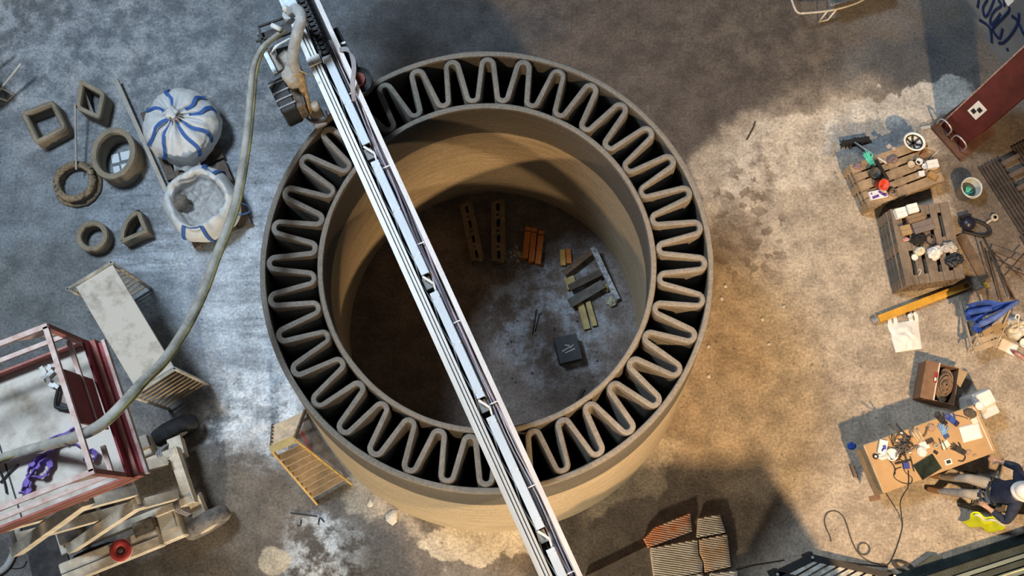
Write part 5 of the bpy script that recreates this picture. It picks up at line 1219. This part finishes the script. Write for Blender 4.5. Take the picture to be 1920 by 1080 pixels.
# ------------------------------------------------------------ broken grooved slabs
def slab_mat(name, col, col2):
    return M(name, col, .9, col2=col2, scale=5, bump=.5)
gs = slab_mat('grooved_slab', (0.66,0.58,0.45), (0.80,0.74,0.64)); go_ = slab_mat('grooved_slab_orange', (0.85,0.26,0.08), (0.70,0.60,0.47)); gy = slab_mat('grooved_slab_rusty', (0.72,0.44,0.22), (0.76,0.68,0.55))
def slab(poly, label, mat, h=.09):
    P = [at(x, y, h) for x, y in poly]; c = sum(P, Vector())/len(P); th = thing('concrete_slab', label, 'concrete slab', (c.x, c.y, 0), 0, 'broken grooved concrete slabs')
    L = [(p.x-c.x, p.y-c.y) for p in P]
    MB().prism(L, 0, h-.012).build('slab_body', mat, th)
    # grooves: thin printed beads across the slab, clipped to its outline
    ang = R(-8); ca, sa = math.cos(ang), math.sin(ang); Q = [(x*ca+y*sa, -x*sa+y*ca) for x, y in L]
    y = min(q[1] for q in Q) + .018; n = len(Q); step = .032; mb = MB()
    while y < max(q[1] for q in Q) - .008:
        xs = sorted(Q[i][0] + (y-Q[i][1])/(Q[(i+1) % n][1]-Q[i][1])*(Q[(i+1) % n][0]-Q[i][0]) for i in range(n) if (Q[i][1] > y) != (Q[(i+1) % n][1] > y))
        for k in range(0, len(xs)-1, 2):
            a, b = xs[k]+.004, xs[k+1]-.004
            m_ = max(2, int((b-a)/.08)); pts = []
            for t in range(m_+1):
                u = a+(b-a)*t/m_; v = y + .008*noise.noise(Vector((u*9, y*9, 1))); pts.append((u*ca-v*sa, u*sa+v*ca, h-.014))
            if b-a > .03: mb.tube(pts, .015, 5)
        y += step
    o = mb.build('bead_layers', mat, th); o['kind'] = 'stuff'
slab([(1207,1011),(1226,990),(1295,962),(1298,996),(1215,1027)], 'broken grooved slab piece sprayed orange', go_)
slab([(1310,972),(1350,965),(1361,998),(1306,1008)], 'small broken grooved slab piece with yellowish marks', gs)
slab([(1219,1028),(1308,1012),(1310,1040),(1318,1056),(1317,1072),(1280,1080),(1228,1095)], 'large pale broken grooved slab piece', gs)
slab([(1311,1012),(1364,1002),(1371,1062),(1322,1073),(1320,1055),(1312,1038)], 'rust-stained broken grooved slab piece', gy)
slab([(1282,1082),(1318,1075),(1324,1098),(1284,1102)], 'lowest sliver of grooved slab below large pale piece', gs)
slab([(1331,1076),(1383,1071),(1388,1100),(1334,1104)], 'separate grooved slab piece below rust-stained piece', gs)
o = MB().bar(at(1100, 1086, .03), at(1218, 1028, .03), .09, .06).build('ground_batten', M('brown_batten', (0.17,0.14,0.115), .9, var=.3)); tag(o, 'brown batten on floor leading to broken slabs', 'batten')

# ------------------------------------------------------------ inside the tower
def perforated(l, label):
    c, Wd, L, rz = corners(l, .22); th = thing('perforated_beam', label, 'wooden beam', (c.x, c.y, 0), rz, 'perforated beams inside tower')
    m = M('brown_perforated', (0.15,0.115,0.075), .85, var=.35, scale=7); dk = M('hole_dark', (0.012,0.010,0.008), .9)
    MB().box((0,0,.03), (Wd, L, .06)).build('bottom_plate', m, th)
    for s_ in (-1, 1): MB().box((s_*(Wd/2-.015), 0, .12), (.03, L, .12)).build('side_plate', m, th)
    n = 7
    for s_ in (-1, 1): MB().box((s_*(Wd/2-.04), 0, .2), (.08, L, .04)).build('top_plate', m, th)
    for k in range(n+1):
        y = -L/2+.03+(L-.06)*k/n; MB().bar((-Wd/2+.03, y, .2), (Wd/2-.03, y+(.05 if k % 2 else -.05), .2), .05, .038).build('cross_web', m, th)
perforated([(863,384),(887,380),(906,484),(882,490)], 'brown perforated beam lying inside tower beside another')
perforated([(919,377),(947,377),(948,488),(924,489)], 'straighter brown perforated beam inside tower beside orange planks')
for i, (a, b) in enumerate((((991,426),(984,484)), ((1002,428),(996,491)), ((1015,433),(1008,495)))):
    rt = thing('orange_plank', ('orange formwork beam, outermost by the perforated beams', 'orange formwork beam, middle one of three', 'orange formwork beam, separate one towards boards')[i], 'beam', tuple(at(*[(a[j]+b[j])/2 for j in (0,1)], 0)), 0, 'orange formwork beams')
    om = M('orange_formwork', (0.50,0.165,0.030), .7, var=.2, scale=6)
    A_, B_ = at(*a, .14), at(*b, .14); bld(MB().bar(A_, B_, .088, .04), 'top_flange', om, rt); bld(MB().bar(A_-Vector((0,0,.065)), B_-Vector((0,0,.065)), .04, .1), 'web', om, rt); bld(MB().bar(A_-Vector((0,0,.12)), B_-Vector((0,0,.12)), .088, .04), 'bottom_flange', om, rt)
    d_ = (B_-A_).normalized(); bld(MB().bar(A_+d_*.06+Vector((0,0,.021)), A_+d_*.075+Vector((0,0,.021)), .09, .004), 'end_mark', black, rt)
yl = M('yellow_formwork', (0.50,0.30,0.07), .75, var=.25, scale=7); ylg = M('dull_yellow_wood', (0.34,0.27,0.12), .85, var=.3, scale=7); bw = M('brown_board', (0.14,0.095,0.06))
spec = [((1054,468),(1056,498),.08,.05,.04,yl,'bright yellow short plank inside tower'), ((1065,467),(1067,494),.08,.05,.04,M('orange_formwork', (0.5,0.165,0.03)),'short orange plank beside the bright yellow one'),
        ((1056,513),(1113,469),.09,.16,.03,bw,'brown board laid over short yellow planks'), ((1066,520),(1074,541),.16,.05,.05,ylg,'dull yellow block between two boards'),
        ((1067,540),(1132,508),.10,.16,.04,M('dark_board', (0.075,0.06,0.048), .9, var=.4),'dark board across middle of the wood heap'), ((1068,569),(1131,532),.14,.16,.04,M('dark_grey_board', (0.10,0.095,0.085), .9, var=.4),'broad grey board at lower side of wood heap'),
        ((1088,569),(1101,617),.10,.05,.05,ylg,'dull yellow plank with notched end inside tower'), ((1102,566),(1115,611),.08,.05,.05,ylg,'second dull yellow plank beside the notched one'),
        ((1093,756),(1107,731),.06,.03,.03,M('dark_grey_board', (0.10,0.095,0.085)),'small grey board near tower wall'), ((1082,752),(1094,728),.05,.03,.03,M('dark_board', (0.075,0.06,0.048)),'thin dark board beside the small grey one')]
for a, b, w, z, h, m, lab in spec:
    o = MB().bar(at(*a, z), at(*b, z), w, h).build('loose_board', m); tag(o, lab, 'board', 'loose boards inside tower')
o = MB().bar(at(1111, 463, .32), at(1158, 562, .10), .085, .03).build('perforated_strip', M('white_black_strip', (0.55,0.57,0.60), .6, col2=(0.04,0.04,0.045), scale=16, bump=.2)); tag(o, 'white and black mottled strip leaning by tower wall', 'strip')
wad(1147, 566, 0, .09, .08, .09, .2, M('pale_mortar_lump', (0.36,0.34,0.25), .9, var=.4, scale=14), 'pale mortar lump below the mottled strip', 'mortar_lump', 'mortar lump', 61)
wad(1136, 541, 0, .06, .06, .10, .5, ylg, 'yellowish debris lump below the mottled strip', 'debris_lump', 'debris', 63)
c, L_, W2, r2 = corners([(1040,635),(1083,625),(1089,672),(1049,682)], .30)
th = thing('black_crate', 'black plastic crate with white smears inside tower', 'crate', (c.x, c.y, 0), r2)
MB().cbox((0,0,.14), (L_, W2, .28), .02).build('body', black, th); MB().cbox((0,0,.285), (L_*1.03, W2*1.03, .03), .01).build('lid', M('crate_lid', (0.03,0.035,0.045), .5, var=.4), th)
for x, y, l, a in ((-.03,0,.14,.3), (.02,-.04,.16,.2), (0,.05,.08,-.4), (.06,.02,.07,.6)): MB().box((x, y, .302), (l, .018, .004), (0,0,a)).build('white_smear', M('smear_white', (0.40,0.42,0.45), .8), th)
for i, (a, b) in enumerate((((1006,580),(998,628)), ((1012,588),(1003,622)))):
    o = MB().tube([at(*a, .01), at(*b, .01)], .009, 5).build('thin_rod', black); tag(o, 'thin dark rod on tower floor near black crate', 'rod', 'thin rods inside tower')
chipm = M('pale_chip', (0.52,0.49,0.43), .9, var=.2); chipd = M('dark_chip', (0.06,0.05,0.045), .9)
def chip(px, py, s_, m, label, group):
    c = at(px, py); o = MB().lathe([(s_*.7,0),(s_,s_*.4),(s_*.6,s_*.8),(s_*.1,s_*.9)], 7, fn=lambda v,a,t: Vector((v.x*(1+.5*math.sin(a+px)), v.y*(1-.3*math.sin(a*2+py)), v.z)), smooth=False).build('concrete_chip', m, loc=tuple(c)); tag(o, label, 'chip', group)
for k in range(16): chip(random.gauss(970, 9), random.gauss(477, 7), random.uniform(.015,.032), chipm, 'pale chip in small debris trail beside orange beams', 'pale chips beside orange beams')
for px, py in ((1361,536),(1327,650),(1330,705),(1430,598),(1440,645),(1352,560),(1470,575)): chip(px, py, .03, chipm, 'pale concrete chip on dusty floor beside the tower', 'pale chips on dusty floor')
chip(740, 970, .10, chipm, 'larger white concrete lump at tower foot beside ladder', 'white lumps at tower foot'); chip(694, 944, .05, chipm, 'small white concrete lump at tower foot beside ladder', 'white lumps at tower foot')
for k in range(18):
    chip(random.uniform(930,1120), random.uniform(560,720), random.uniform(.012,.022), chipd, 'dark crumb scattered on floor inside tower', 'dark crumbs inside tower')
# twigs and wires on the open floor
cable([(1400,262),(1412,240),(1416,228)], .012, .012, 'bent dark twig on floor by dust edge', rust, 'twig', 'twig')
cable([(545,962),(570,965),(595,968)], .012, .010, 'straight dark wire on floor below step ladder', black, 'wire', 'wire')
cable([(597,984),(600,971),(608,979)], .012, .010, 'small bent wire on floor below step ladder', black, 'wire', 'wire')
cable([(557,984),(563,986),(565,974)], .012, .010, 'hooked short wire on floor by powder patch', black, 'wire', 'wire')

# ------------------------------------------------------------ person on chair
def person():
    hip = at(1836, 925, 0); fdir = (at(1757, 903, 0) - hip).normalized(); sdir = Vector((-fdir.y, fdir.x, 0))   # sdir = person's left side
    rz = math.atan2(fdir.y, fdir.x)
    def L(f, s_, z): return Vector((f, s_, z))
    V = []; E = []; Rr = []
    def v(p, r): V.append(p); Rr.append(r); return len(V)-1
    def chain(i, pts):
        for p, r in pts:
            j = v(p, r); E.append((i, j)); i = j
        return i
    pel = v(L(0, 0, .55), (.165,.14))
    sp1 = chain(pel, [(L(-.03,0,.70), (.175,.145)), (L(-.07,0,.88), (.20,.155)), (L(-.10,0,1.03), (.19,.135))])
    nk = chain(sp1, [(L(-.10,0,1.13), (.075,.075)), (L(-.08,0,1.19), (.062,.065))])
    hd = chain(nk, [(L(-.055,0,1.26), (.080,.085)), (L(-.055,0,1.33), (.088,.098)), (L(-.065,0,1.39), (.065,.075))])
    E2 = []
    nose = v(L(.060,0,1.28), (.014,.014)); E.append((hd-1, nose))
    legs = {}
    for s_, kn, ft, toe in ((1, L(.40,.13,.56), L(.62,.14,.10), L(.80,.15,.06)), (-1, L(.42,-.09,.55), L(.64,-.07,.10), L(.82,-.06,.06))):
        chain(pel, [(L(.06, s_*.10, .55), (.105,.10)), (kn*.5+L(.03,s_*.05,.29), (.095,.09)), (kn, (.072,.072)), ((kn+ft)/2+L(-.02,0,.02), (.066,.066)), (ft, (.048,.048)), (ft*.5+toe*.5+L(0,0,-.015), (.046,.042)), (toe, (.04,.032))])
    hands = []
    for s_, el, wr in ((-1, L(-.14,-.40,.82), L(.08,-.42,.74)), (1, L(-.12,.40,.84), L(.12,.28,.76))):
        w = chain(sp1, [(L(-.10, s_*.17, 1.04), (.095,.095)), (L(-.11, s_*.25, 1.0), (.085,.085)), ((L(-.11,s_*.25,1.0)+el)/2, (.075,.075)), (el, (.068,.068)), ((el+wr)/2, (.058,.058)), (wr, (.030,.032))])
        d = (wr-el).normalized(); side = Vector((-d.y, d.x, 0)).normalized(); dn = Vector((0,0,-1))
        palm = chain(w, [(wr+d*.05, (.036,.020)), (wr+d*.085, (.040,.018))])
        for k, (o_, l) in enumerate(((-.028,.062), (-.009,.075), (.010,.070), (.028,.055))):
            b0 = wr+d*.095+side*o_; chain(palm, [(b0, (.010,.010)), (b0+d*l*.55+dn*.008, (.0095,.0095)), (b0+d*l*.85+dn*.03, (.008,.008))])
        chain(palm-1, [(wr+d*.055+side*s_*-.042, (.011,.011)), (wr+d*.09+side*s_*-.062+dn*.012, (.010,.010))])
        hands.append(wr+d*.06)
    me = bpy.data.meshes.new('person_skeleton'); me.from_pydata([tuple(p) for p in V], E, [])
    ob = bpy.data.objects.new('person_skeleton', me); COL.objects.link(ob)
    ob.modifiers.new('skin', 'SKIN'); sub = ob.modifiers.new('sub', 'SUBSURF'); sub.levels = 2; sub.render_levels = 2
    if not me.skin_vertices: me.skin_vertices.new() if hasattr(me.skin_vertices, 'new') else None
    for i, r in enumerate(Rr): me.skin_vertices[0].data[i].radius = r; me.skin_vertices[0].data[i].use_root = (i == 0)
    dg = bpy.context.evaluated_depsgraph_get(); fm = bpy.data.meshes.new_from_object(ob.evaluated_get(dg))
    bpy.data.objects.remove(ob)
    th = thing('person', 'person in white hard hat, navy jacket and grey trousers sitting beside table', 'person', (hip.x, hip.y, 0), rz)
    fm.materials.clear()
    for m in (M('grey_trousers', (0.36,0.33,0.28), .9, col2=(0.24,0.23,0.22), scale=7, bump=.5, bscale=16), M('navy_jacket', (0.024,0.032,0.062), .9, var=.4, scale=7, bump=.5, bscale=14), M('skin', (0.50,0.30,0.21), .6, var=.1), M('work_boot', (0.16,0.09,0.05), .8, var=.3)): fm.materials.append(m)
    for p in fm.polygons:
        c = p.center; p.use_smooth = True
        hand = any((c-h).length < .125 for h in hands)
        if (hand and abs(c.y) > .2 and c.x > -.02) or c.z > 1.145: p.material_index = 2
        elif c.z > .645 or (abs(c.y) > .26 and c.z > .6 and c.x < .3): p.material_index = 1
        elif c.z < .135: p.material_index = 3
        else: p.material_index = 0
    body = bpy.data.objects.new('body', fm); COL.objects.link(body); body.parent = th
    # belt, helmet, hair, collar, eyes
    MB().tube([(.165*math.cos(a)*.85, .17*math.sin(a), .655+.01*math.sin(a)) for a in [2*math.pi*i/24 for i in range(24)]], .018, 6, closed=True).build('tool_belt', black, th)
    MB().box((-.02, .17, .62), (.12, .06, .12)).build('tool_pouch', M('pouch_black', (0.035,0.033,0.03), .8), th); MB().box((.06, -.16, .62), (.12, .06, .10)).build('tool_pouch', M('pouch_black', (0.035,0.033,0.03)), th)
    hc = Vector((-.065, 0, 1.385))
    hl = MB().lathe([(.150,0),(.154,.012),(.132,.016),(.128,.05),(.108,.095),(.062,.128),(.01,.138)], 30, hc, fn=lambda v,a,t: Vector((v.x*(1.10+.14*max(0,math.cos(a))*(v.z<.014)), v.y*.95, v.z)), cap0=False, m=Matrix.Rotation(R(12), 3, 'Y')).build('hard_hat', M('helmet_white', (0.80,0.79,0.76)), th)
    for s_ in (-1, 1):
        MB().box(hc+Vector((-.01, s_*.085, .085)), (.06, .014, .012), (R(-40)*s_, 0, 0)).build('vent_slot', black, hl)
        MB().lathe([(.001,-.012),(.012,0),(.001,.012)], 8, (.040, s_*.034, 1.315), cap0=False, cap1=False).build('eye', M('eye_dark', (0.03,0.02,0.02), .3), th)
        MB().lathe([(.004,-.03),(.016,-.01),(.018,.012),(.006,.03)], 8, (-.06, s_*.096, 1.30)).build('ear', M('skin', (0.5,0.3,0.21)), th)
    MB().tube([(-.10+.085*math.cos(a), .095*math.sin(a), 1.125-.02*math.cos(a)) for a in [2*math.pi*i/20 for i in range(20)]], .022, 6, closed=True).build('hood_collar', M('maroon_hood', (0.14,0.06,0.06), .9, col2=(0.22,0.20,0.20), scale=14), th)
    # chair
    chp = thing('camping_chair', 'dark framed chair under the person with yellow vest over it', 'chair', (hip.x, hip.y, 0), rz)
    MB().cbox((-.02, 0, .40), (.46, .46, .04), .015).build('seat', M('chair_fabric', (0.09,0.08,0.07), .9, var=.3), chp)
    for x in (-.22, .19):
        for s_ in (-1, 1): MB().tube([(x, s_*.22, .39), (x+(.08 if x > 0 else -.06), s_*.26, 0.0)], .014, 8).build('leg', black, chp)
    for s_ in (-1, 1): MB().tube([(-.24, s_*.22, .39), (-.36, s_*.22, .85)], .014, 8).build('back_post', black, chp)
    MB().box((-.335, 0, .74), (.02, .46, .22), (0, R(-14), 0)).build('backrest', M('chair_fabric', (0.09,0.08,0.07)), chp)
    MB().tube([(.20, -.27, .30), (.20, .27, .30)], .010, 6).build('stretcher', black, chp)
    vz = thing('safety_vest', 'fluorescent yellow safety vest hanging off chair side', 'safety vest', tuple(hip + sdir*.30 + fdir*-.05 + Vector((0,0,.02))), rz)
    hv = M('hi_vis_yellow', (0.62,0.72,0.02), .7, var=.12, scale=9)
    MB().grid(lambda u, v: ((u-.5)*.50+.03*math.sin(7*v), .05+.16*v+.02*math.sin(12*u), .44-.40*v*v+.03*math.sin(9*u+4*v)), 22, 10, th=.012).build('vest_panel', hv, vz)
    MB().grid(lambda u, v: ((u-.5)*.48, .085+.03*v+.02*math.sin(12*u), .455-.02*v+.03*math.sin(9*u)), 18, 3, th=.004).build('reflective_band', M('reflective_grey', (0.55,0.57,0.50), .4), vz)
person()
